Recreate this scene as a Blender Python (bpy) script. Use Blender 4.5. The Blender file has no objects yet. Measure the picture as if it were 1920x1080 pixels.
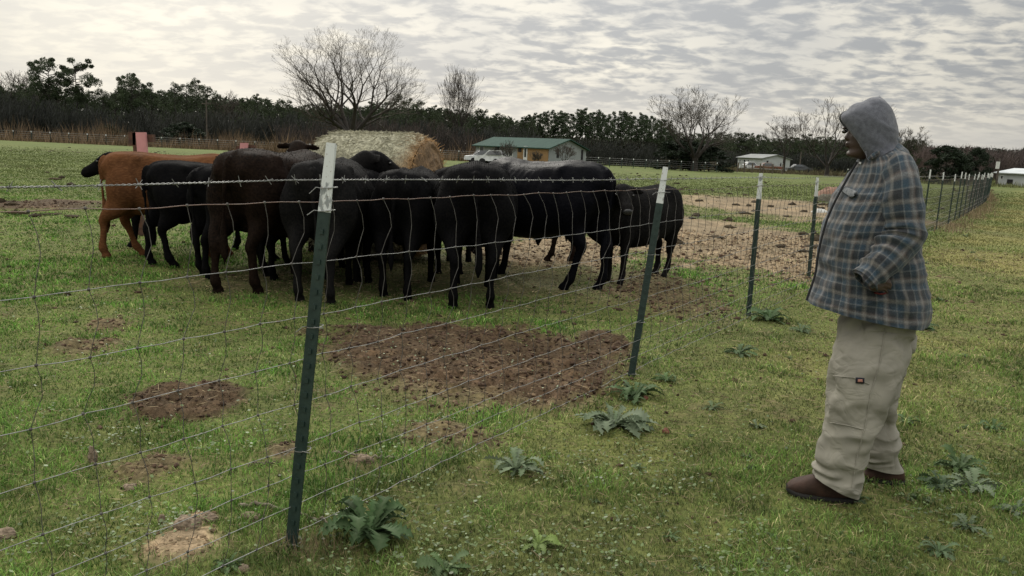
import bpy, math, random
import numpy as np
from mathutils import Vector, Matrix
R = math.radians
random.seed(7); rng = np.random.default_rng(7)
scene = bpy.context.scene
col = bpy.data.collections.new("Scene"); scene.collection.children.link(col)

# ---------------------------------------------------------------- camera
CH, PITCH, ROLL, F = 1.5, R(9.7), R(2.6), 1500.0
cam_d = bpy.data.cameras.new("camera"); cam = bpy.data.objects.new("camera", cam_d); col.objects.link(cam)
cam_d.sensor_width = 36; cam_d.lens = F/1920*36; cam_d.clip_start = 0.05; cam_d.clip_end = 4000
CM = Matrix.Rotation(R(90)-PITCH, 4, 'X') @ Matrix.Rotation(ROLL, 4, 'Z')
cam.matrix_world = Matrix.Translation((0, 0, CH)) @ CM
scene.camera = cam
CR = np.array(CM.to_3x3())

# ---------------------------------------------------------------- light
SUN_EL, SUN_AZ = R(34), R(-14)          # azimuth from +Y towards +X; a veiled sun ahead of the camera
w = bpy.data.worlds.new("World"); scene.world = w; w.use_nodes = True
nt = w.node_tree; nt.nodes.clear(); N = nt.nodes.new; L = nt.links.new
out = N('ShaderNodeOutputWorld'); bg = N('ShaderNodeBackground'); L(bg.outputs[0], out.inputs[0])
def wm(op, a, b=None, c=None, clamp=False):
    n = N('ShaderNodeMath'); n.operation = op; n.use_clamp = clamp
    for i, v in enumerate((a, b, c)):
        if v is None: continue
        if isinstance(v, (int, float)): n.inputs[i].default_value = v
        else: L(v, n.inputs[i])
    return n.outputs[0]
def wmix(f, a, b):
    n = N('ShaderNodeMix'); n.data_type = 'RGBA'
    for i, v in ((0, f), (6, a), (7, b)):
        if isinstance(v, (int, float)): n.inputs[i].default_value = v
        elif isinstance(v, tuple): n.inputs[i].default_value = (*v, 1)
        else: L(v, n.inputs[i])
    return n.outputs[2]
def wramp(v, a, b, c=0., d=1., mode='SMOOTHSTEP'):
    n = N('ShaderNodeMapRange'); n.interpolation_type = mode; L(v, n.inputs[0])
    for i, x in zip((1, 2, 3, 4), (a, b, c, d)): n.inputs[i].default_value = x
    return n.outputs[0]
sky = N('ShaderNodeTexSky'); sky.sky_type = 'NISHITA'; sky.sun_disc = False
sky.sun_elevation = SUN_EL; sky.sun_rotation = SUN_AZ; sky.air_density = 1.2; sky.dust_density = 3
tc = N('ShaderNodeTexCoord'); sp = N('ShaderNodeSeparateXYZ'); L(tc.outputs['Generated'], sp.inputs[0])
X, Y, Z = sp.outputs
zz = wm('ADD', wm('MAXIMUM', Z, 0.0), 0.20)
cb = N('ShaderNodeCombineXYZ'); L(wm('DIVIDE', X, zz), cb.inputs[0]); L(wm('DIVIDE', Y, zz), cb.inputs[1])
def wnoise(scale, detail, rough=.5, vec=None, dist=0.):
    n = N('ShaderNodeTexNoise'); n.inputs['Scale'].default_value = scale; n.inputs['Detail'].default_value = detail
    n.inputs['Roughness'].default_value = rough; n.inputs['Distortion'].default_value = dist
    L(vec or cb.outputs[0], n.inputs['Vector']); return n.outputs[0]
mp = N('ShaderNodeMapping'); L(cb.outputs[0], mp.inputs[0]); mp.inputs['Rotation'].default_value = (0, 0, R(20)); mp.inputs['Scale'].default_value = (1.0, 1.2, 1)
puff = wnoise(9, 5, .55, mp.outputs[0], .3)       # rows of small altocumulus puffs
sheet = wnoise(3.1, 3, .5, mp.outputs[0])
big = wnoise(.9, 2)
az = wm('ARCTAN2', X, Y)
left = wramp(az, -.62, .05, 0., 1.)                # the sheet is smoother to the left, broken to the right
d = wm('ADD', wm('MULTIPLY', puff, .62), wm('MULTIPLY', sheet, .38))
cloud = wramp(d, .41, .58)
cloud = wm('MULTIPLY', cloud, wm('ADD', .38, wm('MULTIPLY', left, .62)))
cloud = wm('MULTIPLY', cloud, wramp(Z, .01, .08, .3, 1.))
# distance from the veiled sun
sd = Vector((math.sin(SUN_AZ)*math.cos(SUN_EL), math.cos(SUN_AZ)*math.cos(SUN_EL), math.sin(SUN_EL)))
dp = N('ShaderNodeVectorMath'); dp.operation = 'DOT_PRODUCT'; L(tc.outputs['Generated'], dp.inputs[0]); dp.inputs[1].default_value = sd
glow = wramp(dp.outputs['Value'], .55, 1.0, 0., 1.)
thin = wmix(wramp(big, .35, .65), (.49, .482, .455), (.68, .645, .56))
thick = wmix(left, (.45, .446, .435), (.32, .33, .34))
c1 = wmix(cloud, thin, thick)
c1 = wmix(wramp(Z, 0.0, .10, .65, 0.), c1, (.62, .60, .55))
top = N('ShaderNodeVectorMath'); top.operation = 'SCALE'; L(c1, top.inputs[0])
L(wm('ADD', wm('ADD', .88, wramp(Z, .17, .75, 0., 2.3)), wm('MULTIPLY', glow, .5)), top.inputs['Scale'])
skyc = N('ShaderNodeVectorMath'); skyc.operation = 'SCALE'; L(sky.outputs[0], skyc.inputs[0]); skyc.inputs['Scale'].default_value = .08
fin = wmix(.07, top.outputs[0], skyc.outputs[0])
L(fin, bg.inputs[0]); bg.inputs[1].default_value = 1.0

sun_d = bpy.data.lights.new("sun", 'SUN'); sun = bpy.data.objects.new("sun", sun_d); col.objects.link(sun)
sun_d.energy = 1.5; sun_d.angle = R(10); sun_d.color = (1, .95, .86)
sun.rotation_euler = (-sd).to_track_quat('-Z', 'Y').to_euler()
scene.view_settings.view_transform = 'Standard'; scene.view_settings.look = 'None'
scene.view_settings.exposure = 0.24; scene.view_settings.gamma = 1
cy = scene.cycles; cy.max_bounces = 5; cy.diffuse_bounces = 3; cy.glossy_bounces = 2; cy.transparent_max_bounces = 6

# ---------------------------------------------------------------- pixel <-> place (pixels of the 1920x1080 photograph)
def ray(u, v):
    return CR @ np.array([(u-960)/F, (540-v)/F, -1.0])
def G(u, v, z=0.0):                     # point at height z seen at a pixel
    r = ray(u, v); t = (z-CH)/r[2]; return np.array([r[0]*t, r[1]*t, z])
def S(u, v, y):                         # point at distance y seen at a pixel
    r = ray(u, v); t = y/r[1]; return np.array([0, 0, CH]) + r*t
def HV(u):                              # horizon row
    lo, hi = 0., 600.
    for _ in range(40):
        m = (lo+hi)/2
        if ray(u, m)[2] > 0: lo = m
        else: hi = m
    return lo
def at(u, D):                           # ground point in column u at distance D
    p = S(u, HV(u), D); p[2] = 0; return p
def hgt(u, v, D): return S(u, v, D)[2]

# ---------------------------------------------------------------- numpy noise
def _h(i, j, k, s):
    n = (i*374761393 + j*668265263 + k*2147483647 + s*1274126177).astype(np.uint32)
    n ^= n >> np.uint32(13); n *= np.uint32(1274126177); n ^= n >> np.uint32(15); n *= np.uint32(2246822519); n ^= n >> np.uint32(16)
    return (n & np.uint32(0xffffff)).astype(np.float32)/np.float32(0xffffff)
def noise(x, y, z=0., s=0):
    x = np.asarray(x, float); y = np.asarray(y, float); flat = np.ndim(z) == 0
    z = np.asarray(z, float)
    i, j, k = np.floor(x).astype(np.int64), np.floor(y).astype(np.int64), np.floor(z).astype(np.int64)
    fx, fy, fz = x-i, y-j, z-k
    fx, fy, fz = [t*t*(3-2*t) for t in (fx, fy, fz)]
    r = 0
    for a in (0, 1):
        for b in (0, 1):
            for c in ((0,) if flat else (0, 1)):
                r = r + _h(i+a, j+b, k+c, s)*(fx if a else 1-fx)*(fy if b else 1-fy)*(1 if flat else (fz if c else 1-fz))
    return r
def fbm(x, y, z=0., o=4, s=0):
    r = 0; a = .5; t = 0
    for q in range(o):
        r = r + a*noise(x*2**q+q*17.3, y*2**q+q*5.1, z*2**q, s+q); t += a; a *= .5
    return r/t
def sstep(a, b, x):
    t = np.clip((x-a)/(b-a), 0, 1); return t*t*(3-2*t)

# ---------------------------------------------------------------- objects
def mesh(name, V, Fs, mat=None, smooth=False, attrs=None, uv=None, mats=None, midx=None):
    """V Nx3, Fs: array (Mx3 / Mx4) or list of such arrays"""
    if isinstance(Fs, np.ndarray): Fs = [Fs]
    Fs = [np.asarray(f) for f in Fs if len(f)]
    me = bpy.data.meshes.new(name)
    me.vertices.add(len(V)); me.vertices.foreach_set('co', np.ascontiguousarray(V, dtype=np.float32).ravel())
    loops = np.concatenate([f.ravel() for f in Fs]).astype(np.int32)
    tot = np.concatenate([np.full(len(f), f.shape[1]) for f in Fs]).astype(np.int32)
    st = np.concatenate([[0], np.cumsum(tot)[:-1]]).astype(np.int32)
    me.loops.add(len(loops)); me.loops.foreach_set('vertex_index', loops)
    me.polygons.add(len(tot)); me.polygons.foreach_set('loop_start', st); me.polygons.foreach_set('loop_total', tot)
    if midx is not None: me.polygons.foreach_set('material_index', np.asarray(midx, dtype=np.int32))
    me.update(calc_edges=True)
    me.polygons.foreach_set('use_smooth', np.full(len(tot), bool(smooth)))
    if attrs:
        for k, a in attrs.items():
            a = np.asarray(a, np.float32)
            if a.ndim == 1:
                t = me.attributes.new(k, 'FLOAT', 'POINT'); t.data.foreach_set('value', a)
            else:
                t = me.attributes.new(k, 'FLOAT_COLOR', 'POINT')
                if a.shape[1] == 3: a = np.hstack([a, np.ones((len(a), 1), np.float32)])
                t.data.foreach_set('color', a.ravel())
    if uv is not None:
        l = me.uv_layers.new(name='UVMap'); l.data.foreach_set('uv', np.asarray(uv, np.float32)[loops].ravel())
    for m in (mats or ([mat] if mat else [])): me.materials.append(m)
    return me
def link(name, me, parent=None):
    o = bpy.data.objects.new(name, me); col.objects.link(o)
    if parent is not None: o.parent = parent
    return o
def tag(o, label=None, cat=None, group=None, kind=None):
    if label: o['label'] = label
    if cat: o['category'] = cat
    if group: o['group'] = group
    if kind: o['kind'] = kind
    return o
def thing(name, loc, label, cat, group=None, rz=0):
    o = bpy.data.objects.new(name, None); col.objects.link(o); o.location = loc; o.rotation_euler = (0, 0, rz)
    o.empty_display_size = .2
    return tag(o, label, cat, group)
def copy_tree(o, parent=None):
    c = o.copy(); col.objects.link(c); c.parent = parent
    for ch in list(o.children): copy_tree(ch, c)
    return c
class MB:
    """collects pieces into one mesh"""
    def __init__(s): s.V = []; s.Q = []; s.T = []; s.n = 0; s.U = []; s.qm = []; s.tm = []
    def add(s, V, F, uv=None, m=0):
        V = np.asarray(V, float); F = np.asarray(F)
        s.V.append(V); (s.Q if F.shape[1] == 4 else s.T).append(F+s.n)
        (s.qm if F.shape[1] == 4 else s.tm).append(np.full(len(F), m))
        s.U.append(np.zeros((len(V), 2)) if uv is None else uv); s.n += len(V); return s
    def box(s, lo, hi, M=None, m=0):
        x0, y0, z0 = lo; x1, y1, z1 = hi
        V = np.array([(x0,y0,z0),(x1,y0,z0),(x1,y1,z0),(x0,y1,z0),(x0,y0,z1),(x1,y0,z1),(x1,y1,z1),(x0,y1,z1)], float)
        if M is not None: V = V @ np.array(M.to_3x3()).T + np.array(M.translation)
        return s.add(V, np.array([(0,3,2,1),(4,5,6,7),(0,1,5,4),(1,2,6,5),(2,3,7,6),(3,0,4,7)]), m=m)
    def quad(s, a, b, c, d, m=0): return s.add(np.array([a, b, c, d], float), np.array([(0, 1, 2, 3)]), m=m)
    def build(s, name, mat, parent=None, off=None, smooth=False, mats=None):
        V = np.concatenate(s.V)
        if off is not None: V = V-np.asarray(off)
        Fs = []; mi = []
        if s.Q: Fs.append(np.concatenate(s.Q)); mi.append(np.concatenate(s.qm))
        if s.T: Fs.append(np.concatenate(s.T)); mi.append(np.concatenate(s.tm))
        return link(name, mesh(name, V, Fs, mat, smooth, uv=np.concatenate(s.U), mats=mats, midx=np.concatenate(mi)), parent)
def tubes(P0, P1, r0, r1, n=4):
    """many straight tapered tubes at once"""
    P0 = np.asarray(P0, float); P1 = np.asarray(P1, float); m = len(P0)
    d = P1-P0; d /= np.maximum(np.linalg.norm(d, axis=1, keepdims=True), 1e-9)
    a = np.where(np.abs(d[:, 2:3]) > .9, np.array([[1., 0, 0]]), np.array([[0, 0, 1.]]))
    u = np.cross(d, a); u /= np.linalg.norm(u, axis=1, keepdims=True); v = np.cross(d, u)
    th = np.arange(n)*2*np.pi/n
    ring = u[:, None]*np.cos(th)[None, :, None] + v[:, None]*np.sin(th)[None, :, None]
    A = P0[:, None]+ring*np.broadcast_to(r0, (m,))[:, None, None]; B = P1[:, None]+ring*np.broadcast_to(r1, (m,))[:, None, None]
    V = np.concatenate([A, B], 1).reshape(-1, 3)
    base = np.arange(m)[:, None]*2*n; k = np.arange(n); k2 = (k+1) % n
    Fq = np.stack([base+k, base+k2, base+n+k2, base+n+k], -1).reshape(-1, 4)
    return V, Fq
def path(P, r, n=6, cap=True, squash=None):
    """one connected tube along a polyline; r scalar or list"""
    P = np.asarray(P, float); m = len(P); r = np.broadcast_to(np.asarray(r, float), (m,))
    t = np.gradient(P, axis=0); t /= np.linalg.norm(t, axis=1, keepdims=True)
    u = np.cross(t[0], (0, 0, 1.)); u = u if np.linalg.norm(u) > .1 else np.cross(t[0], (1., 0, 0)); u /= np.linalg.norm(u)
    V = []
    th = np.arange(n)*2*np.pi/n
    for i in range(m):
        u = u-t[i]*np.dot(u, t[i]); u /= np.linalg.norm(u); v = np.cross(t[i], u)
        V.append(P[i]+r[i]*(np.cos(th)[:, None]*u+np.sin(th)[:, None]*v))
    V = np.concatenate(V); k = np.arange(n); k2 = (k+1) % n
    Fq = np.concatenate([np.stack([i*n+k, i*n+k2, (i+1)*n+k2, (i+1)*n+k], -1) for i in range(m-1)])
    return V, Fq
def tube_caps(mb, V, n):
    pass
def resamp(P, m):
    """smooth resampling (Catmull-Rom) of control rows to m rows"""
    P = np.asarray(P, float); k = len(P); t = np.linspace(0, k-1, m); i = np.clip(t.astype(int), 0, k-2); f = (t-i)[:, None]
    g = lambda j: P[np.clip(j, 0, k-1)]
    p0, p1, p2, p3 = g(i-1), g(i), g(i+1), g(i+2)
    return .5*((2*p1)+(-p0+p2)*f+(2*p0-5*p1+4*p2-p3)*f**2+(-p0+3*p1-3*p2+p3)*f**3)
def loft(secs, m=60, n=48, cap=True, closed=True, a0=0., a1=2*math.pi):
    """secs rows: Ax,Ay,Az, Bx,By,Bz, hw, e   ring spans A..B with half width hw across (perpendicular, mostly y); e superellipse exponent
       returns V (m*n), uv, faces; angle 0 = at B, pi = at A; widths follow -y first (camera side at angle pi/2)"""
    Q = resamp(secs, m); A, B, hw, e = Q[:, 0:3], Q[:, 3:6], Q[:, 6], Q[:, 7]
    c = (A+B)/2; h = (B-A)/2
    hn = h/np.maximum(np.linalg.norm(h, axis=1, keepdims=True), 1e-6)
    t = np.gradient(c, axis=0); w_ = np.cross(hn, t); w_ /= np.maximum(np.linalg.norm(w_, axis=1, keepdims=True), 1e-6)
    w_ = np.where(w_[:, 1:2] > 0, -w_, w_)
    th = np.linspace(a0, a1, n, endpoint=not closed)
    cs, sn = np.cos(th), np.sin(th)
    ex = (2/e)[:, None]
    X_ = np.sign(cs)*np.abs(cs)**ex; Y_ = np.sign(sn)*np.abs(sn)**ex
    V = c[:, None]+h[:, None]*X_[..., None]+w_[:, None]*(hw[:, None]*Y_)[..., None]
    seg = np.concatenate([[0], np.cumsum(np.linalg.norm(np.diff(c, axis=0), axis=1))])
    uv = np.stack([np.broadcast_to(th/(2*np.pi), (m, n)), np.broadcast_to(seg[:, None], (m, n))], -1).reshape(-1, 2)
    k = np.arange(n if closed else n-1); k2 = (k+1) % n
    Fq = np.concatenate([np.stack([i*n+k, i*n+k2, (i+1)*n+k2, (i+1)*n+k], -1) for i in range(m-1)])
    V = V.reshape(-1, 3); T = None
    if cap and closed:
        V = np.vstack([V, c[0], c[-1]]); uv = np.vstack([uv, [[0, 0], [0, seg[-1]]]])
        T = np.concatenate([np.stack([np.full(n, m*n), k2, k], -1), np.stack([np.full(n, m*n+1), (m-1)*n+k, (m-1)*n+k2], -1)])
    return V, Fq, T, uv
def ball(c, r, n=12, m=8, Rm=None):
    th = np.arange(n)*2*np.pi/n; ph = np.linspace(0, np.pi, m)
    V = np.stack([np.outer(np.sin(ph), np.cos(th)), np.outer(np.sin(ph), np.sin(th)), np.outer(np.cos(ph), np.ones(n))], -1).reshape(-1, 3)*np.asarray(r)
    if Rm is not None: V = V @ np.asarray(Rm).T
    k = np.arange(n); k2 = (k+1) % n
    return V+np.asarray(c), np.concatenate([np.stack([i*n+k, (i+1)*n+k, (i+1)*n+k2, i*n+k2], -1) for i in range(m-1)])
def remesh(mb, voxel, it=2, fac=.5):
    """union of overlapping closed pieces into one continuous surface"""
    o = mb.build('tmp', None); me0 = o.data
    r = o.modifiers.new('r', 'REMESH'); r.mode = 'VOXEL'; r.voxel_size = voxel; r.adaptivity = 0
    if it:
        s_ = o.modifiers.new('s', 'SMOOTH'); s_.iterations = it; s_.factor = fac
    dg = bpy.context.evaluated_depsgraph_get(); me = bpy.data.meshes.new_from_object(o.evaluated_get(dg))
    V = np.zeros(len(me.vertices)*3, np.float32); me.vertices.foreach_get('co', V); V = V.reshape(-1, 3).astype(float)
    Nn = np.zeros(len(me.vertices)*3, np.float32); me.vertices.foreach_get('normal', Nn); Nn = Nn.reshape(-1, 3).astype(float)
    Fq = np.zeros(len(me.loops), np.int32); me.loops.foreach_get('vertex_index', Fq); Fq = Fq.reshape(-1, 4)
    bpy.data.objects.remove(o); bpy.data.meshes.remove(me0); bpy.data.meshes.remove(me)
    return V, Fq, Nn

# ---------------------------------------------------------------- materials
def mat_base(name):
    m = bpy.data.materials.new(name); m.use_nodes = True; t = m.node_tree; b = t.nodes['Principled BSDF']
    return m, t, b
def nmath(t, op, a, b=None, clamp=False):
    n = t.nodes.new('ShaderNodeMath'); n.operation = op; n.use_clamp = clamp
    for i, v in enumerate((a, b)):
        if v is None: continue
        if isinstance(v, (int, float)): n.inputs[i].default_value = v
        else: t.links.new(v, n.inputs[i])
    return n.outputs[0]
def nmix(t, f, a, b, bt='MIX'):
    n = t.nodes.new('ShaderNodeMix'); n.data_type = 'RGBA'; n.blend_type = bt
    for i, v in ((0, f), (6, a), (7, b)):
        if isinstance(v, (int, float)): n.inputs[i].default_value = v
        elif isinstance(v, tuple): n.inputs[i].default_value = (*v, 1)
        else: t.links.new(v, n.inputs[i])
    return n.outputs[2]
def nrange(t, v, a, b, c=0., d=1.):
    n = t.nodes.new('ShaderNodeMapRange'); t.links.new(v, n.inputs[0])
    for i, x in zip((1, 2, 3, 4), (a, b, c, d)): n.inputs[i].default_value = x
    return n.outputs[0]
def nnoise(t, scale, detail=3, vec=None, rough=.55, dist=0., coord='Object', stretch=None):
    n = t.nodes.new('ShaderNodeTexNoise'); n.inputs['Scale'].default_value = scale; n.inputs['Detail'].default_value = detail
    n.inputs['Roughness'].default_value = rough; n.inputs['Distortion'].default_value = dist
    if vec is None:
        c = t.nodes.new('ShaderNodeTexCoord'); vec = c.outputs[coord]
    if stretch:
        q = t.nodes.new('ShaderNodeMapping'); q.inputs['Scale'].default_value = stretch; t.links.new(vec, q.inputs[0]); vec = q.outputs[0]
    t.links.new(vec, n.inputs['Vector']); return n.outputs[0]
def nbump(t, b, h, dist, strength=1.):
    n = t.nodes.new('ShaderNodeBump'); n.inputs['Distance'].default_value = dist; n.inputs['Strength'].default_value = strength
    t.links.new(h, n.inputs['Height']); t.links.new(n.outputs[0], b.inputs['Normal'])
def simple(name, c1, c2=None, scale=8, rough=.8, bump=0., bscale=None, spec=.3, metal=0., sheen=0., stretch=None, lo=.35, hi=.65, detail=4):
    m, t, b = mat_base(name)
    if c2 is None: c2 = tuple(x*.75 for x in c1)
    n = nnoise(t, scale, detail, stretch=stretch)
    t.links.new(nmix(t, nrange(t, n, lo, hi), c2, c1), b.inputs['Base Color'])
    b.inputs['Roughness'].default_value = rough; b.inputs['Specular IOR Level'].default_value = spec; b.inputs['Metallic'].default_value = metal
    if sheen: b.inputs['Sheen Weight'].default_value = sheen; b.inputs['Sheen Roughness'].default_value = .5
    if bump: nbump(t, b, nnoise(t, bscale or scale*4, 3, stretch=stretch), bump)
    return m
def attr_mat(name, attr='Col', rough=.8, spec=.2, transl=0., nscale=0, namt=.25):
    m, t, b = mat_base(name)
    a = t.nodes.new('ShaderNodeAttribute'); a.attribute_name = attr; c = a.outputs['Color']
    if nscale:
        c = nmix(t, 1.0, c, nmix(t, nnoise(t, nscale, 3), (1-namt,)*3, (1+namt,)*3), 'MULTIPLY')
    t.links.new(c, b.inputs['Base Color'])
    b.inputs['Roughness'].default_value = rough; b.inputs['Specular IOR Level'].default_value = spec
    if transl:
        tr = t.nodes.new('ShaderNodeBsdfTranslucent'); t.links.new(c, tr.inputs[0])
        mx = t.nodes.new('ShaderNodeMixShader'); mx.inputs[0].default_value = transl
        o = t.nodes['Material Output']; t.links.new(b.outputs[0], mx.inputs[1]); t.links.new(tr.outputs[0], mx.inputs[2]); t.links.new(mx.outputs[0], o.inputs[0])
    return m

# ================================================================ GROUND
def gpatch(u0, v0, u1, v1, kind, soft=.35, wob=.45, sc=1.0):
    um, vm = (u0+u1)/2, (v0+v1)/2
    a, b, c, d_ = G(u0, vm), G(u1, vm), G(um, v0), G(um, v1)
    ctr = (a+b)/2; ctr[1] = (c[1]+d_[1])/2
    return (ctr[0], ctr[1], abs(b[0]-a[0])/2, abs(c[1]-d_[1])/2, kind, soft, wob, sc)
PATCH = [
    gpatch(600, 604, 1010, 728, 'mud', .3, .6, 1.2), gpatch(730, 622, 1160, 764, 'mud', .3, .6, 1.2), gpatch(1075, 625, 1190, 680, 'mud', .3, .4), gpatch(760, 700, 1120, 772, 'mudhay', .4, .5),
    gpatch(222, 716, 440, 790, 'mud', .22, .4, 2), gpatch(1130, 412, 1600, 512, 'hay', .22, .35), gpatch(900, 445, 1200, 505, 'hay', .3, .5),
    gpatch(1270, 372, 1640, 410, 'hay', .3, .5, .6), gpatch(-80, 373, 215, 397, 'mud', .3, .3, .6), gpatch(740, 790, 900, 840, 'mudhay', .5, .8, 2),
    gpatch(285, 1000, 405, 1062, 'sand', .5, .7, 4), gpatch(335, 962, 395, 1000, 'sand', .5, .7, 4), gpatch(230, 850, 330, 900, 'mudhay', .5, .8, 3),
    gpatch(130, 640, 210, 670, 'mudhay', .6, .8, 3), gpatch(100, 645, 170, 665, 'mudhay', .6, .8, 3), gpatch(160, 600, 240, 625, 'mudhay', .6, .8, 3),
    gpatch(500, 835, 560, 860, 'mudhay', .6, .8, 3), gpatch(640, 855, 710, 880, 'mudhay', .6, .6, 3),
    gpatch(540, 470, 1150, 560, 'trod_shade', .5, .5), gpatch(350, 500, 700, 560, 'trod_shade', .5, .5), gpatch(1160, 520, 1330, 580, 'mudhay', .8, .6),  # trampled ground under the herd, its contact shadow painted in as well
    gpatch(1650, 405, 1760, 425, 'mudhay', .6, .5), gpatch(1640, 580, 1700, 600, 'mudhay', .6, .5),
]
def masks(x, y):
    o = {k: np.zeros_like(x) for k in ('mud', 'hay', 'sand', 'trod_shade', 'dry')}
    for n_, (cx, cy_, rx, ry, kind, soft, wob, sc) in enumerate(PATCH):
        d_ = np.sqrt(((x-cx)/rx)**2+((y-cy_)/ry)**2)
        sel = d_ < 2.2
        if not sel.any(): continue
        f = 1.6*sc; ds = d_[sel]; xs, ys = x[sel], y[sel]; d_ = np.full(len(x), 9.)
        d_[sel] = ds + (fbm(xs*f, ys*f, s=30+n_)-.5)*2*wob + (fbm(xs*f*5, ys*f*5, s=60+n_)-.5)*.7*wob
        m = 1-sstep(1-soft, 1+soft, d_)
        if kind == 'mudhay':
            o['mud'] = np.maximum(o['mud'], m*.55); o['hay'] = np.maximum(o['hay'], m*.5)
        else: o[kind] = np.maximum(o[kind], m)
    bare = sstep(.60, .72, fbm(x*1.7, y*1.7, s=5)*.6+fbm(x*7, y*7, s=6)*.4)*.6
    o['bare'] = bare
    # dormant, drier turf on the near side of the fence and to the right
    side = (x-(-.82)) - (y-2.98)*.655
    o['dry'] = np.clip(sstep(-.1, 1.5, side)*(.22+1.1*sstep(.35, .7, fbm(x*.5, y*.5, s=11)))*sstep(2.5, 9, y), 0, 1)
    o['side'] = side
    return o
def axis(lo, hi, st, ends, g=1.09, cap=40):
    a = list(np.arange(lo, hi, st)); s_ = st
    while a[-1] < ends[1]: s_ = min(s_*g, cap); a.append(a[-1]+s_)
    b = []; v_ = lo; s_ = st
    while v_ > ends[0]: s_ = min(s_*g, cap); v_ -= s_; b.append(v_)
    return np.array(b[::-1]+a)
GX = axis(-5.0, 5.4, .04, (-1500, 1500)); GY = axis(1.6, 12.0, .04, (-40, 2500), 1.045)
gx, gy = np.meshgrid(GX, GY); fx, fy = gx.ravel(), gy.ravel()
MK = masks(fx, fy)
def relief(x, y, M):
    near = np.exp(-np.maximum(y-6, 0)/40.)
    z = (fbm(x*.35, y*.35, s=2)-.5)*.05*near+(fbm(x*2.2, y*2.2, s=3)-.5)*.028*near
    clod = np.abs(fbm(x*9, y*9, s=21)-.5)*2; c2 = fbm(x*22, y*22, s=22)-.5
    z = z + (M['mud']*(.050*(1-clod*2.2)+.05*c2)+M['hay']*(.03*(1-clod*2)+.018*c2)+M['sand']*(.035*(1-clod)+.02*c2))
    hump = np.exp(-(((x-PATCH[10][0])/.2)**2+((y-PATCH[10][1]-.1)/.25)**2))*.03
    return (z+hump)*sstep(900, 100, np.hypot(x, y))
fz = relief(fx, fy, MK)
fy_ = np.maximum(fy, 0)
def gcolour(x, y, M, fine=True):
    k = np.clip(y/45, 0, 1)
    n1 = fbm(x*.9, y*.9, s=40); n2 = fbm(x*.22, y*.22, s=41)
    green = np.array([.092, .108, .036]); far = np.array([.088, .112, .036]); olive = np.array([.185, .172, .07])
    c = green+(far-green)*sstep(5, 30, y)[:, None]
    c = c*(.72+.56*n1[:, None])*(.85+.3*n2[:, None])
    c = c+(olive-c)*np.clip(M['dry'], 0, 1)[:, None]*.8
    c = c+(np.array([.105, .085, .05])-c)*(M['bare']*.8)[:, None]
    c = c+(np.array([.085, .078, .042])-c)*(M['trod_shade']*.72)[:, None]  # trampled turf, darkened further to paint the shade below the cattle
    hn = fbm(x*6, y*6, s=44)
    hay = np.array([.185, .145, .100])*(.35+1.3*hn[:, None]); mud = np.array([.062, .040, .027])*(.55+.95*fbm(x*8, y*8, s=45)[:, None])
    c = c+(hay-c)*M['hay'][:, None]; c = c+(mud-c)*np.clip(M['mud'], 0, 1)[:, None]*.95
    c = c+(np.array([.26, .20, .14])*(.6+.8*hn[:, None])-c)*M['sand'][:, None]
    return np.clip(c, .004, 1)
gc = gcolour(fx, fy_, MK)
ny_, nx_ = gx.shape; ii = (np.arange(ny_-1)[:, None]*nx_+np.arange(nx_-1)).ravel()
gF = np.stack([ii, ii+1, ii+1+nx_, ii+nx_], -1)
m, t, b = mat_base('ground_turf')
a_ = t.nodes.new('ShaderNodeAttribute'); a_.attribute_name = 'Col'
n1 = nnoise(t, 38, 5); n2 = nnoise(t, 6, 4); n3 = nnoise(t, .35, 4)
c_ = nmix(t, 1.0, a_.outputs['Color'], nmix(t, nrange(t, n1, .3, .7), (.55, .55, .5), (1.5, 1.45, 1.4)), 'MULTIPLY')
c_ = nmix(t, 1.0, c_, nmix(t, nrange(t, n2, .3, .7), (.78, .8, .8), (1.22, 1.2, 1.15)), 'MULTIPLY')
c_ = nmix(t, 1.0, c_, nmix(t, nrange(t, n3, .3, .7), (.86, .9, .9), (1.14, 1.1, 1.05)), 'MULTIPLY')
t.links.new(c_, b.inputs['Base Color']); b.inputs['Roughness'].default_value = .95; b.inputs['Specular IOR Level'].default_value = .12
nbump(t, b, n1, .012)
g_o = link('ground', mesh('ground', np.stack([fx, fy, fz], 1), gF, m, True, {'Col': gc})); tag(g_o, kind='structure')
# height lookup on the fine grid
_zg = fz.reshape(ny_, nx_)
def gz(x, y):
    x = np.atleast_1d(np.asarray(x, float)); y = np.atleast_1d(np.asarray(y, float))
    i = np.clip(np.searchsorted(GX, x)-1, 0, nx_-2); j = np.clip(np.searchsorted(GY, y)-1, 0, ny_-2)
    a = np.clip((x-GX[i])/(GX[i+1]-GX[i]), 0, 1); c = np.clip((y-GY[j])/(GY[j+1]-GY[j]), 0, 1)
    return (_zg[j, i]*(1-a)+_zg[j, i+1]*a)*(1-c)+(_zg[j+1, i]*(1-a)+_zg[j+1, i+1]*a)*c
def GG(u, v):
    p = G(u, v); p[2] = gz(p[0], p[1])[0]; return p

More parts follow.
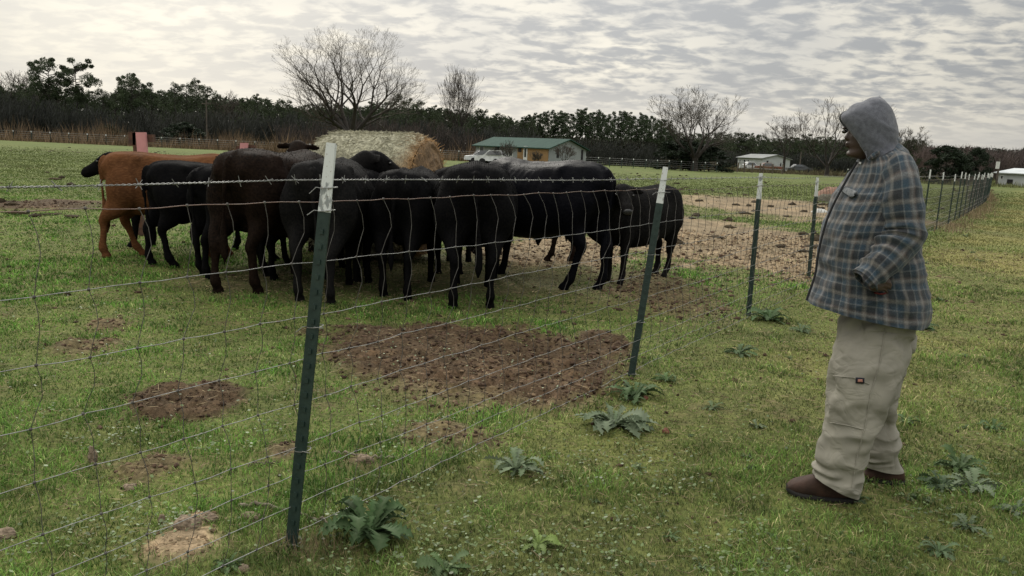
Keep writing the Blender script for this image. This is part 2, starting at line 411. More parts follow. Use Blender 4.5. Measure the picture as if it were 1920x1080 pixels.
# ---------------------------------------------------------------- grass blades
def scatter(n, d0, d1, power=1.0, half=.74, pad=.6):
    """points thinning with distance: density ~ 1/d^2"""
    d_ = d0*(d1/d0)**rng.random(n); x = (rng.random(n)*2-1)*(half*d_+pad); return x, d_
def blades(x, y, h, wd, colr, lean=.6, name='grass', m=None, curl=1.):
    n = len(x); z = gz(x, y)-.004; a = rng.random(n)*2*np.pi; b_ = rng.random(n)*2*np.pi
    side = np.stack([np.cos(a), np.sin(a), 0*a], 1)*wd[:, None]/2
    ln = np.stack([np.cos(b_), np.sin(b_), 0*a], 1)*(h*lean*(.3+rng.random(n)))[:, None]
    P = np.stack([x, y, z], 1); up = np.array([0, 0, 1.])
    mid = P+up*(h*.6)[:, None]+ln*.35*curl; tip = P+up*(h*(.95-.25*lean*rng.random(n)))[:, None]+ln
    V = np.stack([P-side, P+side, mid+side*.75, mid-side*.75, tip], 1).reshape(-1, 3)
    k = np.arange(n)[:, None]*5
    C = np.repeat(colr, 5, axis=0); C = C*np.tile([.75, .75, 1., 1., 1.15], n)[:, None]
    me = mesh(name, V, [k+np.array([[0, 1, 2, 3]]), k+np.array([[3, 2, 4]])], m, False, {'Col': C})
    return link(name, me)
M_grass = attr_mat('grass_blade', rough=.75, spec=.25, transl=.3)
x, y = scatter(520000, 2.0, 75)
Mb = masks(x, y)
cl = .55*fbm(x*2.6, y*2.6, s=50)+.45*fbm(x*.8, y*.8, s=52); cl2 = fbm(x*9, y*9, s=51)
keep = rng.random(len(x)) < sstep(76, 40, y)*np.clip(1-1.15*Mb['mud']-1.0*Mb['hay']-1.05*Mb['sand']-.7*Mb['bare']-.45*Mb['trod_shade'], 0, 1)*(.5+.9*cl2)
x, y, cl, cl2 = x[keep], y[keep], cl[keep], cl2[keep]; Mb = {k: v_[keep] for k, v_ in Mb.items()}
n = len(x); r_ = rng.random(n)
h = (.010+.030*sstep(.35, .72, cl)+.016*rng.random(n)+.022*sstep(.60, .78, cl2)*rng.random(n))*(1-.45*Mb['trod_shade'])*(1+.8*np.exp(-(Mb['side']/.22)**2)*rng.random(n))*(1+.25*sstep(3.6, 2.2, y))*np.clip(1+(y-8)*.012, 1, 1.4)
lush = np.array([.120, .212, .044]); mid_ = np.array([.162, .215, .064]); straw = np.array([.42, .37, .20]); dk = np.array([.058, .095, .028])
C = mid_+(lush-mid_)*sstep(.4, .65, cl)[:, None]
C = C+(dk-C)*(rng.random(n) < .22)[:, None]*.8
C = C+(straw-C)*((rng.random(n) < (.10+.30*Mb['dry']))*(.5+.5*r_))[:, None]
C = C+(np.array([.265, .250, .098])-C)*np.clip(Mb['dry']*.75, 0, .8)[:, None]
C = C+(np.array([.075, .07, .038])-C)*(Mb['trod_shade']*.75)[:, None]  # blades here take the trampled tone and the painted herd shadow
C = C*(.5+.9*rng.random(n)**1.3)[:, None]; C = C*np.where(Mb['side'] < 0, 1, .96)[:, None]; C = C+(C*np.array([.86, 1.06, .8])-C)*sstep(.3, -.3, Mb['side'])[:, None]; C = 1.1*C*(.62+.76*sstep(.3, .7, fbm(x*4.5, y*4.5, s=53)))[:, None]
gg_ = gcolour(x, y, Mb)*1.18*(.7+.6*rng.random(n))[:, None]; C = C+(gg_-C)*sstep(9, 32, y)[:, None]
wd = np.maximum(.0032, y*.00125)
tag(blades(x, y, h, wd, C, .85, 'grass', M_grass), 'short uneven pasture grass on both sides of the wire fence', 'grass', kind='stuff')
# pale dead stems lying among the grass
x, y = scatter(48000, 2.2, 16); Mb = masks(x, y)
k = rng.random(len(x)) < .25+Mb['hay']+.55*Mb['mud']+.5*Mb['dry']+.6*Mb['trod_shade']+.5*Mb['sand']; x, y = x[k], y[k]; Mb = {q: v_[k] for q, v_ in Mb.items()}
n = len(x); C = np.array([.25, .20, .12])*(.45+.9*rng.random(n))[:, None]
C = C+(np.array([.09, .062, .04])-C)*(Mb['mud']*.75*(rng.random(n) < .6))[:, None]
a = rng.random(n)*6.283; ln = .02+.05*rng.random(n); z0 = gz(x, y)+.004+.012*rng.random(n)
P0 = np.stack([x, y, z0], 1); P1 = P0+np.stack([np.cos(a)*ln, np.sin(a)*ln, (rng.random(n)-.4)*.02], 1)
rr = np.maximum(.0010, y*.00038)
V, Fq = tubes(P0, P1, rr, rr*.7, 3)
tag(link('straw_litter', mesh('straw_litter', V, Fq, attr_mat('straw', rough=.9), False, {'Col': np.repeat(C, 6, axis=0)})),
    'pale straw and dead stems littered over the turf and the trampled hay', 'straw', kind='stuff')
# dung pats and dark clods over the far pasture, clods in the churned patches
def chunks(x, y, s_, C, name, m, flat=.5):
    n = len(x); V0, F0 = ball((0, 0, 0), (1, 1, 1), 6, 5)
    k = len(V0); a = rng.random(n)*6.283
    Vn = V0[None]*(1+.35*(rng.random((n, k, 1))-.5)*2); Vn = Vn*np.stack([s_*(.6+.9*rng.random(n)), s_*(.6+.6*rng.random(n)), s_*flat*(.5+rng.random(n))], 1)[:, None]
    ca, sa = np.cos(a)[:, None], np.sin(a)[:, None]
    Vx = Vn[..., 0]*ca-Vn[..., 1]*sa; Vy = Vn[..., 0]*sa+Vn[..., 1]*ca
    V = np.stack([Vx+x[:, None], Vy+y[:, None], Vn[..., 2]+(gz(x, y)+s_*flat*.3)[:, None]], -1).reshape(-1, 3)
    Fs = (np.arange(n)[:, None, None]*k+F0[None]).reshape(-1, 4)
    return link(name, mesh(name, V, Fs, m, True, {'Col': np.repeat(C, k, axis=0)}))
M_soil = attr_mat('soil_clod', rough=.95, spec=.1, nscale=60, namt=.5)
x, y = scatter(90000, 2.3, 17); Mb = masks(x, y)
k = rng.random(len(x)) < Mb['mud']*.85+Mb['hay']*.7+Mb['sand']*.9+.015; x, y = x[k], y[k]; Mb = {q: v_[k] for q, v_ in Mb.items()}
n = len(x); s_ = (.004+.014*rng.random(n)**3)*np.clip(y/4.5, .6, 2)
C = np.array([.070, .046, .032])+np.array([.22, .165, .10])*np.clip(Mb['hay']*.9*(rng.random(n) < .45)+Mb['sand']*1.1, 0, 1)[:, None]; C = C*(.4+1.1*rng.random(n))[:, None]
tag(chunks(x, y, s_, C, 'soil_clods', M_soil, .55), 'crumbled soil and dung clods over the bare patches', 'soil', kind='stuff')
n = 900; y = 13*(75/13)**rng.random(n); u_ = rng.random(n)*2-1; x = u_*(.72*y+1)
cl = fbm(x*.12, y*.12, s=90); k = (rng.random(n) < sstep(.40, .62, cl)+.12) & ((x+.82-(y-2.98)*.655) < 0); x, y = x[k], y[k]; n = len(x)
C = np.array([.045, .035, .022])*(.6+.9*rng.random(n))[:, None]
tag(chunks(x, y, .07+.10*rng.random(n), C, 'dung_pats', M_soil, .35), 'dark dung pats dotted over the far pasture', 'dung', kind='stuff')
# low leafy ground cover in the near corner
x, y = scatter(30000, 2.1, 7.5, half=.72)
side = (x+.82)-(y-2.98)*.655; q = fbm(x*2.1, y*2.1, s=70)
k = rng.random(len(x)) < sstep(.5, .62, q)*.8*np.exp(-np.maximum(y-2.8, 0)/2.0)+.06; x, y, q = x[k], y[k], q[k]; n = len(x)
s_ = .003+.005*rng.random(n); z0 = gz(x, y)+.01+.035*rng.random(n)
th = np.arange(6)/6*6.283; a = rng.random(n)*6.283; tl = (rng.random((n, 2))-.5)*.9
ex_ = np.cos(th)[None]*s_[:, None]*1.25; ey_ = np.sin(th)[None]*s_[:, None]
lx = ex_*np.cos(a)[:, None]-ey_*np.sin(a)[:, None]; ly = ex_*np.sin(a)[:, None]+ey_*np.cos(a)[:, None]
V = np.stack([x[:, None]+lx, y[:, None]+ly, z0[:, None]+lx*tl[:, :1]+ly*tl[:, 1:]], -1).reshape(-1, 3); k_ = np.arange(n)[:, None]*6
C = np.array([.085, .130, .036])*(.5+.9*rng.random(n))[:, None]
tag(link('clover_cover', mesh('clover_cover', V, [k_+np.array([[0, 1, 2, 3]]), k_+np.array([[0, 3, 4, 5]])], attr_mat('clover_leaf', rough=.5, spec=.4, transl=.2), False, {'Col': np.repeat(C, 6, axis=0)})),
    'small round leaved clover and chickweed among the nearest grass', 'ground cover', kind='stuff')

# ================================================================ BACKGROUND
# ---- bare trees: segments of a recursive branching
def grow(seed, H, spread, trunk_r, stems=5, split=.16, levels=6, lean=0., fine=1., up=.10, kids=(2, 3), trunk=True, ratio=.74, ang=34, l0=.235):
    rd = random.Random(seed); P0 = []; P1 = []; A = []; B = []; lv = []
    def limb(p, d, ln, r, l):
        nseg = 5 if l < 2 else 3 if l < 5 else 2
        for i in range(nseg):
            q = p+d*(ln/nseg); r2 = r*(.88 if l < levels else .6)
            P0.append(p[:]); P1.append(q[:]); A.append(r); B.append(r2); lv.append(l)
            d = (d+Vector((rd.gauss(0, .12), rd.gauss(0, .12), rd.gauss(0, .06)+up*.5))).normalized(); p = q; r = r2
            if l >= 1 and l < levels and i >= (2 if l < 2 else 0) and rd.random() < .55*fine:
                ax = Vector((rd.gauss(0, 1), rd.gauss(0, 1), rd.gauss(0, .6))).cross(d)
                if ax.length > .01:
                    dd = (Matrix.Rotation(R(rd.uniform(30, 62)), 3, ax.normalized()) @ d+Vector((0, 0, up))).normalized()
                    limb(p.copy(), dd, ln*rd.uniform(.45, .75), r*.55, l+2 if l < levels-1 else levels)
        if l >= levels: return
        k = rd.choice(kids)
        off = rd.random()*6.283
        for j in range(k):
            a = off+j*6.283/k+rd.gauss(0, .4); ax = d.cross(Vector((math.cos(a), math.sin(a), .1)))
            if ax.length < .01: continue
            dd = (Matrix.Rotation(R(rd.gauss(ang*(.75 if j == 0 else 1.05), 7)), 3, ax.normalized()) @ d+Vector((0, 0, up))).normalized()
            limb(p.copy(), dd, ln*ratio*rd.uniform(.8, 1.15), r*(.80 if j == 0 else .66), l+1)
    th = H*split
    base = Vector((0, 0, 0)); d0 = Vector((lean, 0, 1)).normalized()
    q = base+d0*th
    P0.append(base[:]); P1.append((base+d0*th*.15)[:]); A.append(trunk_r*1.5); B.append(trunk_r*1.12); lv.append(0)
    P0.append((base+d0*th*.15)[:]); P1.append(q[:]); A.append(trunk_r*1.12); B.append(trunk_r); lv.append(0)
    for s_ in range(stems):
        a = s_*6.283/stems+rd.uniform(-.4, .4); t_ = R(rd.uniform(.35, 1.0)*spread)
        d = Vector((math.cos(a)*math.sin(t_), math.sin(a)*math.sin(t_), math.cos(t_)))
        limb((base+d0*th*rd.uniform(.75, 1)).copy(), d, H*l0*rd.uniform(.85, 1.1), trunk_r*.58, 1)
    P0, P1, A, B, lv = map(np.array, (P0, P1, A, B, lv))
    k = H/P1[:, 2].max()
    return P0*k, P1*k, A, B, lv
M_bark = simple('bark', (.040, .034, .029), (.022, .019, .017), 1.2, .9, .02)
M_twig = simple('twig_bark', (.070, .058, .047), (.040, .034, .028), .6, .9)
M_twig2 = simple('reddish_twig', (.058, .045, .039), (.036, .030, .028), .3, .9)
def tree_mesh(g, rmin, cut=4):
    P0, P1, A, B, lv = g; A = np.maximum(A, rmin); B = np.maximum(B, rmin)
    k = lv < cut; out = []
    for sel, n in ((k, 6), (~k, 3)):
        V, Fq = tubes(P0[sel], P1[sel], A[sel], B[sel], n); out.append((V, Fq))
    return out
def bare_tree(name, loc, g, label, group=None, rmin=.012, mt=None, rz=0, cat='tree'):
    t_ = thing(name, loc, label, cat, group, rz); (Va, Fa), (Vb, Fb) = tree_mesh(g, rmin)
    link('trunk', mesh('trunk', Va, Fa, M_bark, True), t_); link('crown', mesh('crown', Vb, Fb, mt or M_twig), t_)
    return t_
p = at(656, 88); H = hgt(652, 44, 88)
bare_tree('bare_tree', p, grow(9, H, 60, .62, 6, .19, 8, kids=(2, 2, 3), ang=31, up=.09, ratio=.72, fine=.75, l0=.30), 'tallest leafless tree with wide spreading crown rising behind the hay bale', rmin=.006)
p = at(1303, 105); H = hgt(1303, 158, 105)
bare_tree('bare_tree', p, grow(47, H, 66, .44, 6, .17, 7, kids=(2, 2, 3), ang=31, up=.09, ratio=.72, fine=.85, l0=.29), 'round crowned leafless tree at pasture edge right of the green roofed house', rmin=.012)
p = at(1552, 118); H = hgt(1552, 180, 118)
bare_tree('bare_tree', p, grow(42, H, 50, .30, 5, .14, 6, kids=(2, 2, 3), ang=27, up=.12, ratio=.72, l0=.32), 'loose many stemmed leafless tree just left of the hooded man', rmin=.014)
p = at(1470, 122); H = hgt(1470, 212, 122)
bare_tree('bare_tree', p, grow(31, H, 40, .2, 3, .3, 6), 'slender leafless tree beside the distant white mobile home', rmin=.014, rz=2)
p = at(862, 125); H = hgt(862, 122, 125)
bare_tree('bare_tree', p, grow(41, H, 26, .22, 6, .12, 6, kids=(2, 3), ang=20, up=.2), 'narrow upright leafless tree between the big bare tree and the pine row', rmin=.012, mt=M_twig)
for u_, v_, D, sd_, lb in ((1690, 235, 150, 5, 'small faint leafless tree right behind the grey hood'), (430, 165, 140, 6, 'pale leafless treetop poking above the dark wood'), (20, 128, 150, 8, 'pale leafless tree over the wood at the far left edge'), (95, 150, 150, 9, 'thin leafless tree beside the tall round topped pine')):
    bare_tree('bare_tree', at(u_, D), grow(sd_, hgt(u_, v_, D), 36, .2, 5, .3, 6), lb, rmin=.02, rz=sd_)
# small bare shrubs-trees before the green roofed house
for i, (u_, v_, D, lb) in enumerate(((951, 262, 83, 'bare bush before the grey end of the green roofed house'), (1060, 268, 84, 'twiggy bush in front of the grey gable wall'), (1008, 282, 80, 'small bare bush before the orange wall'))):
    bare_tree('bare_bush', at(u_, D), grow(60+i, hgt(u_, v_, D), 45, .07, 5, .12, 5), lb, rmin=.012, cat='bush')

# ---- pines
def tufts(C, rad, n, size, rd, flat=.7):
    """leaf-sized triangles filling blobs at C with radii rad"""
    k = rd.integers(0, len(C), n); d = rd.normal(size=(n, 3)); d /= np.linalg.norm(d, axis=1, keepdims=True)
    P = C[k]+d*(rad[k]*(.35+.65*rd.random(n)**.5))[:, None]*np.array([1, 1, flat])
    a = rd.normal(size=(n, 3)); a /= np.linalg.norm(a, axis=1, keepdims=True); b_ = np.cross(a, rd.normal(size=(n, 3))); b_ /= np.linalg.norm(b_, axis=1, keepdims=True)
    s_ = (size*(.6+.8*rd.random(n)))[:, None]
    V = np.stack([P-a*s_, P+a*s_*.9+b_*s_*.2, P+b_*s_*.55], 1).reshape(-1, 3)
    return V, np.arange(n*3).reshape(-1, 3), P
def leaf_col(P, base, rd, amt=.35, sc=.5):
    q = fbm(P[:, 0]*sc, P[:, 1]*sc, P[:, 2]*sc, 3, 77)
    return np.repeat(np.array(base)[None]*((1-amt)+2*amt*q)[:, None]*(.8+.4*rd.random(len(P)))[:, None], 3, axis=0)
M_leaf = attr_mat('pine_needles', rough=.8, spec=.15, transl=.12)
def pine_proto(seed, kind):
    """unit height pines. kind: 'wood' bushy with low crown, 'pole' plantation pine, 'round' old pine"""
    rd = np.random.default_rng(seed); V0 = []; 
    lo, cr, nb = {'wood': (.22, .24, 40), 'pole': (.52, .105, 24), 'round': (.5, .30, 34), 'cedar': (.03, .42, 60)}[kind]
    C = []; rad = []; P0 = []; P1 = []; r0 = []
    for i in range(nb):
        t_ = lo+(1-lo)*(i+.5)/nb; f = (1-(t_-lo)/(1-lo))
        prof = {'wood': (.35+.9*f)*(1 if f < .8 else .7), 'pole': .45+.75*math.sin(math.pi*min(1, f*1.05)), 'round': math.sin(math.pi*min(1, .12+f*.85))**.6, 'cedar': min(1, f*2.2)**.5}[kind]
        a = rd.random()*6.283; rr = cr*prof*(.45+.65*rd.random()); e = np.array([math.cos(a)*rr, math.sin(a)*rr, t_+(.03 if kind != 'round' else .05)*rd.random()])
        C.append(e); rad.append((.045 if kind == 'pole' else .07 if kind != 'cedar' else .12)*(.6+.8*rd.random())*(1-.35*(t_ > .92)))
        P0.append((0, 0, t_-.04)); P1.append(e*.98); r0.append(.006)
    C = np.array(C); rad = np.array(rad); n = {'wood': 3400, 'pole': 1150, 'round': 6500, 'cedar': 4500}[kind]
    Vt, Ft, P = tufts(C, rad, n, np.full(n, .05 if kind == 'cedar' else .018 if kind != 'pole' else .020), rd)
    bz = {'wood': (.038, .052, .026), 'pole': (.032, .048, .024), 'round': (.040, .056, .028), 'cedar': (.018, .027, .016)}[kind]
    crown = mesh('crown', Vt, Ft, M_leaf, False, {'Col': leaf_col(P, bz, rd, .5, 9)})
    P0 = [(0, 0, 0), (.004, 0, .5)]+P0; P1 = [(.004, 0, .5), (0, 0, .99)]+P1
    A = [.015 if kind != 'pole' else .010, .009]+r0; B = [.009, .002]+[.002]*len(r0)
    V, Fq = tubes(P0, P1, np.array(A), np.array(B), 5)
    return crown, mesh('trunk', V, Fq, M_bark)
PROT = {k: [pine_proto(100*i+s_, k) for s_ in range(nn)] for i, (k, nn) in enumerate((('wood', 5), ('pole', 4), ('round', 2), ('cedar', 2)))}
def plant_pine(kind, u_, v_, D, label, group, idx=None, fat=1., name='pine_tree', cat='tree'):
    Hh = hgt(u_, v_, D); cr_, tr_ = PROT[kind][(idx if idx is not None else random.randrange(99)) % len(PROT[kind])]
    t_ = thing(name, at(u_, D), label, cat, group, random.uniform(0, 6.28)); t_.scale = (Hh*fat, Hh*fat, Hh)
    link('crown', cr_, t_); link('trunk', tr_, t_); return t_
def prof(u_, tab):
    return float(np.interp(u_, [a for a, b in tab], [b for a, b in tab]))
TOP = [(-200, 150), (0, 152), (60, 158), (180, 172), (205, 165), (250, 150), (285, 165), (320, 155), (370, 152), (405, 172), (430, 186), (480, 176), (515, 172), (540, 190), (700, 196), (740, 180), (790, 186), (815, 200), (850, 206), (900, 200), (930, 212), (990, 214)]
gW = 'dark pines of the wood behind the left pasture'
u_ = -150
while u_ < 1000:
    plant_pine('wood', u_, prof(u_, TOP)+random.uniform(-2, 14), random.uniform(128, 150), 'dark bushy pine in the wood behind the left half of the pasture', gW, fat=random.uniform(.85, 1.25))
    u_ += random.uniform(13, 24)
for (u_, v_, k_, fat, lb) in ((96, 117, 0, 1.0, 'tall round topped pine above the wood at the left'), (146, 118, 1, .95, 'flat topped tall pine leaning right beside the tall round topped pine'), (250, 145, 0, .9, 'round crowned pine standing above the wood over the orange cow')):
    plant_pine('round', u_, v_, 126, lb, None, k_, fat)
gP = 'plantation pines in the straight topped row'
u_ = 985
while u_ < 1262:
    plant_pine('pole', u_, prof(u_, [(985, 217), (1010, 212), (1100, 209), (1200, 217), (1262, 232)])+random.uniform(-3, 9), random.uniform(135, 160), 'slim plantation pine with bare lower trunk in the row behind the green roofed house', gP, fat=random.uniform(.9, 1.2))
    u_ += random.uniform(3.6, 6.8)
gF = 'low distant pines behind the white mobile home'
u_ = 1255
while u_ < 1725:
    plant_pine('wood', u_, prof(u_, [(1255, 240), (1280, 252), (1400, 254), (1500, 256), (1600, 262), (1730, 268)])+random.uniform(-4, 6), random.uniform(195, 225), 'low distant pine in the far tree line right of centre', gF, fat=random.uniform(1.2, 1.8))
    u_ += random.uniform(9, 15)
plant_pine('cedar', 1772, 277, 92, 'broad dark evergreen bush tree behind the fence right of the man', None, 0, 1.35, 'cedar_tree')
plant_pine('cedar', 1826, 280, 104, 'second dark evergreen beside the broad dark evergreen', None, 1, 1.0, 'cedar_tree')
plant_pine('wood', 1703, 262, 150, 'dark evergreen treetop touching the back of the hooded man', None, 1, 1.2)

# ---- leafless woods: a mass that nobody could count
def brush_mass(name, label, pts, mt, per, base, wdt, seed, leafy=0.0):
    """pts: (x, y, height) stems; every stem carries a fan of twigs"""
    rd = np.random.default_rng(seed); pts = np.array(pts); n = len(pts)
    k = np.repeat(np.arange(n), per); m_ = len(k); h = pts[k, 2]
    t_ = rd.random(m_)**.8; a = rd.random(m_)*6.283; ln = h*(.10+.30*(1-t_))*(.5+rd.random(m_))
    P0 = np.stack([pts[k, 0]+rd.normal(0, .10, m_)*h*t_, pts[k, 1]+rd.normal(0, .10, m_)*h*t_, h*t_*.85], 1)
    d = np.stack([np.cos(a)*.55, np.sin(a)*.55, .5+.9*rd.random(m_)], 1)
    P1 = P0+d*ln[:, None]; P1[:, 2] = np.minimum(P1[:, 2], h*(1.02-.1*rd.random(m_)))
    S0 = np.stack([pts[:, 0], pts[:, 1], np.zeros(n)], 1); S1 = S0+np.stack([rd.normal(0, .05, n)*pts[:, 2], rd.normal(0, .05, n)*pts[:, 2], pts[:, 2]*.9], 1)
    V, Fq = tubes(np.vstack([S0, P0]), np.vstack([S1, P1]), np.concatenate([np.full(n, base), np.full(m_, wdt)]), np.concatenate([np.full(n, base*.3), np.full(m_, wdt*.3)]), 3)
    o = link(name, mesh(name, V, Fq, mt)); return tag(o, label, 'woods', kind='stuff')
def band(us, tab, D, jit, Dj, rd):
    o = []
    for u_ in us:
        D_ = D+rd.uniform(-Dj, Dj); v_ = prof(u_, tab)+rd.uniform(0, jit); p = at(u_, D_); o.append((p[0], p[1], max(.6, hgt(u_, v_, D_))))
    return o
rd_ = random.Random(4)
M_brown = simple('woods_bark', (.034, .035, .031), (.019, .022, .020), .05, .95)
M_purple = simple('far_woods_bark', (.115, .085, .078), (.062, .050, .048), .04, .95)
brush_mass('leafless_wood', 'grey leafless underwood filling the dark wood behind the left pasture', band(np.linspace(-160, 1010, 620), [(-160, 170), (0, 160), (60, 168), (190, 190), (500, 200), (560, 202), (1010, 228)], 121, 42, 5, rd_), M_brown, 26, .10, .05, 1)
brush_mass('leafless_wood', 'leafless scrub under the plantation pines and behind the green roofed house', band(np.linspace(960, 1300, 190), [(960, 248), (1300, 262)], 124, 26, 4, rd_), M_brown, 24, .08, .045, 2)
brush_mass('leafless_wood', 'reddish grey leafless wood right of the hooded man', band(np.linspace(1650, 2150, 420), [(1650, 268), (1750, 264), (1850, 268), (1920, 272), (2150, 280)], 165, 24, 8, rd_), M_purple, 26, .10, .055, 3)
brush_mass('leafless_wood', 'dark scrub at the foot of the far tree line around the white mobile home', band(np.linspace(1280, 1740, 300), [(1280, 275), (1740, 288)], 182, 20, 6, rd_), M_brown, 22, .10, .06, 4)
brush_mass('leafless_wood', 'pale leafless scrub below the big bare tree', band(np.linspace(520, 900, 110), [(520, 222), (640, 215), (700, 205), (800, 215), (900, 235)], 112, 30, 4, rd_), M_twig2, 30, .07, .03, 5)
# a low wooded rise closes the view behind the trees
def wood_rise(name, us, tab, D, seed, c):
    rd = np.random.default_rng(seed); n = 15000
    u_ = rd.uniform(us[0], us[1], n); Dd = D+rd.uniform(-8, 8, n); hn = fbm(u_/14., np.zeros(n), s=seed)
    X_ = []
    for a, b_ in zip(u_, Dd): X_.append(at(a, b_))
    X_ = np.array(X_); top = np.array([hgt(a, prof(a, tab), b_) for a, b_ in zip(u_, Dd)])*(.92+.14*hn)
    X_[:, 2] = top*rd.random(n)**.75
    Vt, Ft, P = tufts(X_, np.full(n, 1.0), n*2, np.full(n*2, .85), rd, .8)
    o = link(name, mesh(name, Vt, Ft, M_leaf, False, {'Col': leaf_col(P, c, rd, .4, .15)})); return o
tag(wood_rise('evergreen_wood', (-220, 1010), [(-220, 172), (60, 172), (180, 192), (250, 172), (400, 188), (480, 190), (540, 206), (800, 208), (960, 228), (1010, 244)], 168, 8, (.034, .042, .028)), 'deep mass of evergreens behind the left wood', 'woods', kind='stuff')
tag(wood_rise('evergreen_wood', (1225, 2200), [(1225, 262), (1500, 266), (1700, 276), (1920, 284), (2200, 290)], 240, 9, (.036, .040, .032)), 'deep mass of evergreens behind the right tree line', 'woods', kind='stuff')
tag(wood_rise('evergreen_wood', (985, 1260), [(985, 262), (1240, 268)], 176, 10, (.036, .042, .028)), 'low evergreens seen between the plantation trunks', 'woods', kind='stuff')
# evergreen bushes at the foot of the wood
for i, (u_, v_, fat, lb) in enumerate(((345, 232, 2.0, 'round green bush at the foot of the wood above the orange cow'), (205, 236, 1.6, 'green bush at the foot of the wood left of the utility pole'), (1282, 262, 2.0, 'dark bush left of the round crowned leafless tree'), (1330, 276, 2.2, 'dark bush under the round crowned leafless tree'))):
    plant_pine('cedar', u_, v_, 108, lb, None, i, fat, 'evergreen_bush', 'bush')

# ---- dry grass strips
def dry_strip(name, label, pts, hmin, hmax, colr, wdt=.02, seed=1):
    rd = np.random.default_rng(seed); pts = np.array(pts); n = len(pts); h = hmin+(hmax-hmin)*rd.random(n)*fbm(pts[:, 0]*.35, pts[:, 1]*.35, s=seed)**2*(.35+1.3*fbm(pts[:, 0]*.09, pts[:, 0]*0, s=seed+9))*2.9
    a = rd.random(n)*6.283; z = gz(pts[:, 0], pts[:, 1]); sd_ = np.stack([np.cos(a), np.sin(a), 0*a], 1)*wdt
    P = np.stack([pts[:, 0], pts[:, 1], z-.02], 1); tip = P+np.stack([rd.normal(0, .25, n)*h, rd.normal(0, .25, n)*h, h], 1)
    V = np.stack([P-sd_, P+sd_, tip], 1).reshape(-1, 3); C = np.repeat(np.array(colr)[None]*(.5+rd.random(n))[:, None], 3, axis=0)
    return tag(link(name, mesh(name, V, np.arange(n*3).reshape(-1, 3), attr_mat('dry_stems', rough=.9), False, {'Col': C})), label, 'dry grass', kind='stuff')
rd2 = np.random.default_rng(12)
pts = []
for i in range(16000):
    u_ = rd2.uniform(-160, 620) if i < 12500 else rd2.uniform(620, 1010); p = at(u_, rd2.uniform(99, 113)); pts.append(p[:2])
dry_strip('dry_grass', 'tall tan dead grass along the far fence before the left wood', pts, .3, 2.1, (.15, .105, .065), .05, 3)
pts = [at(rd2.uniform(1240, 1760), rd2.uniform(118, 135))[:2] for i in range(9000)]
dry_strip('dry_grass', 'low brown growth along the far edge of pasture before the right tree line', pts, .2, 1.2, (.10, .085, .05), .06, 4)
fd = np.array([.5475, .8368]); fn_ = np.array([.8368, -.5475]); f0 = G(545, 1020)[:2]
pts = [f0+fd*t_+fn_*(rd2.normal(.25, .24)-.0011*max(t_-26, 0)**2) for t_ in 20+48*rd2.random(2600)**.9]
dry_strip('dry_grass', 'rusty tan grass tufts at the foot of the far fence run', pts, .08, .36, (.21, .16, .10), .012, 5)
b0_ = G(560, 1030)[:2]; pts = [b0_+rd2.normal(0, .07, 2)*[1.3, .6] for i in range(170)]
dry_strip('dry_grass', 'dry tan grass tuft at the foot of the nearest post', pts, .03, .09, (.21, .155, .10), .0018, 7)
pts = [at(rd2.uniform(1730, 2100), rd2.uniform(88, 112))[:2] for i in range(5000)]
dry_strip('dry_grass', 'olive rough grass at the far end of the right field', pts, .1, .8, (.13, .14, .06), .05, 6)

# ================================================================ HOUSES, POLES, VEHICLES
M_whitewall = simple('white_siding', (.40, .42, .43), (.32, .34, .35), .8, .7)
M_greywall = simple('grey_siding', (.25, .27, .275), (.20, .22, .225), .8, .8)
M_orangewall = simple('bare_plywood', (.27, .165, .075), (.20, .125, .06), 1.0, .85)
M_greenroof = simple('green_metal_roof', (.030, .064, .052), (.022, .050, .042), .5, .85, spec=.1, stretch=(6, 1, 1))
M_greyroof = simple('grey_roof', (.20, .21, .21), (.14, .15, .15), .7, .7)
M_paleroof = simple('pale_metal_roof', (.50, .53, .55), (.40, .43, .45), .5, .5)
M_glassd = simple('window_glass', (.02, .025, .03), (.035, .04, .045), 1, .15, spec=.6)
M_trim = simple('white_trim', (.62, .63, .62), None, 3, .6)
M_dark = simple('dark_opening', (.022, .022, .024), None, 3, .9)
M_wood = simple('weathered_wood', (.13, .105, .08), (.07, .058, .048), 3, .9)
M_pole = simple('pole_wood', (.10, .085, .07), (.06, .052, .045), 2, .9)
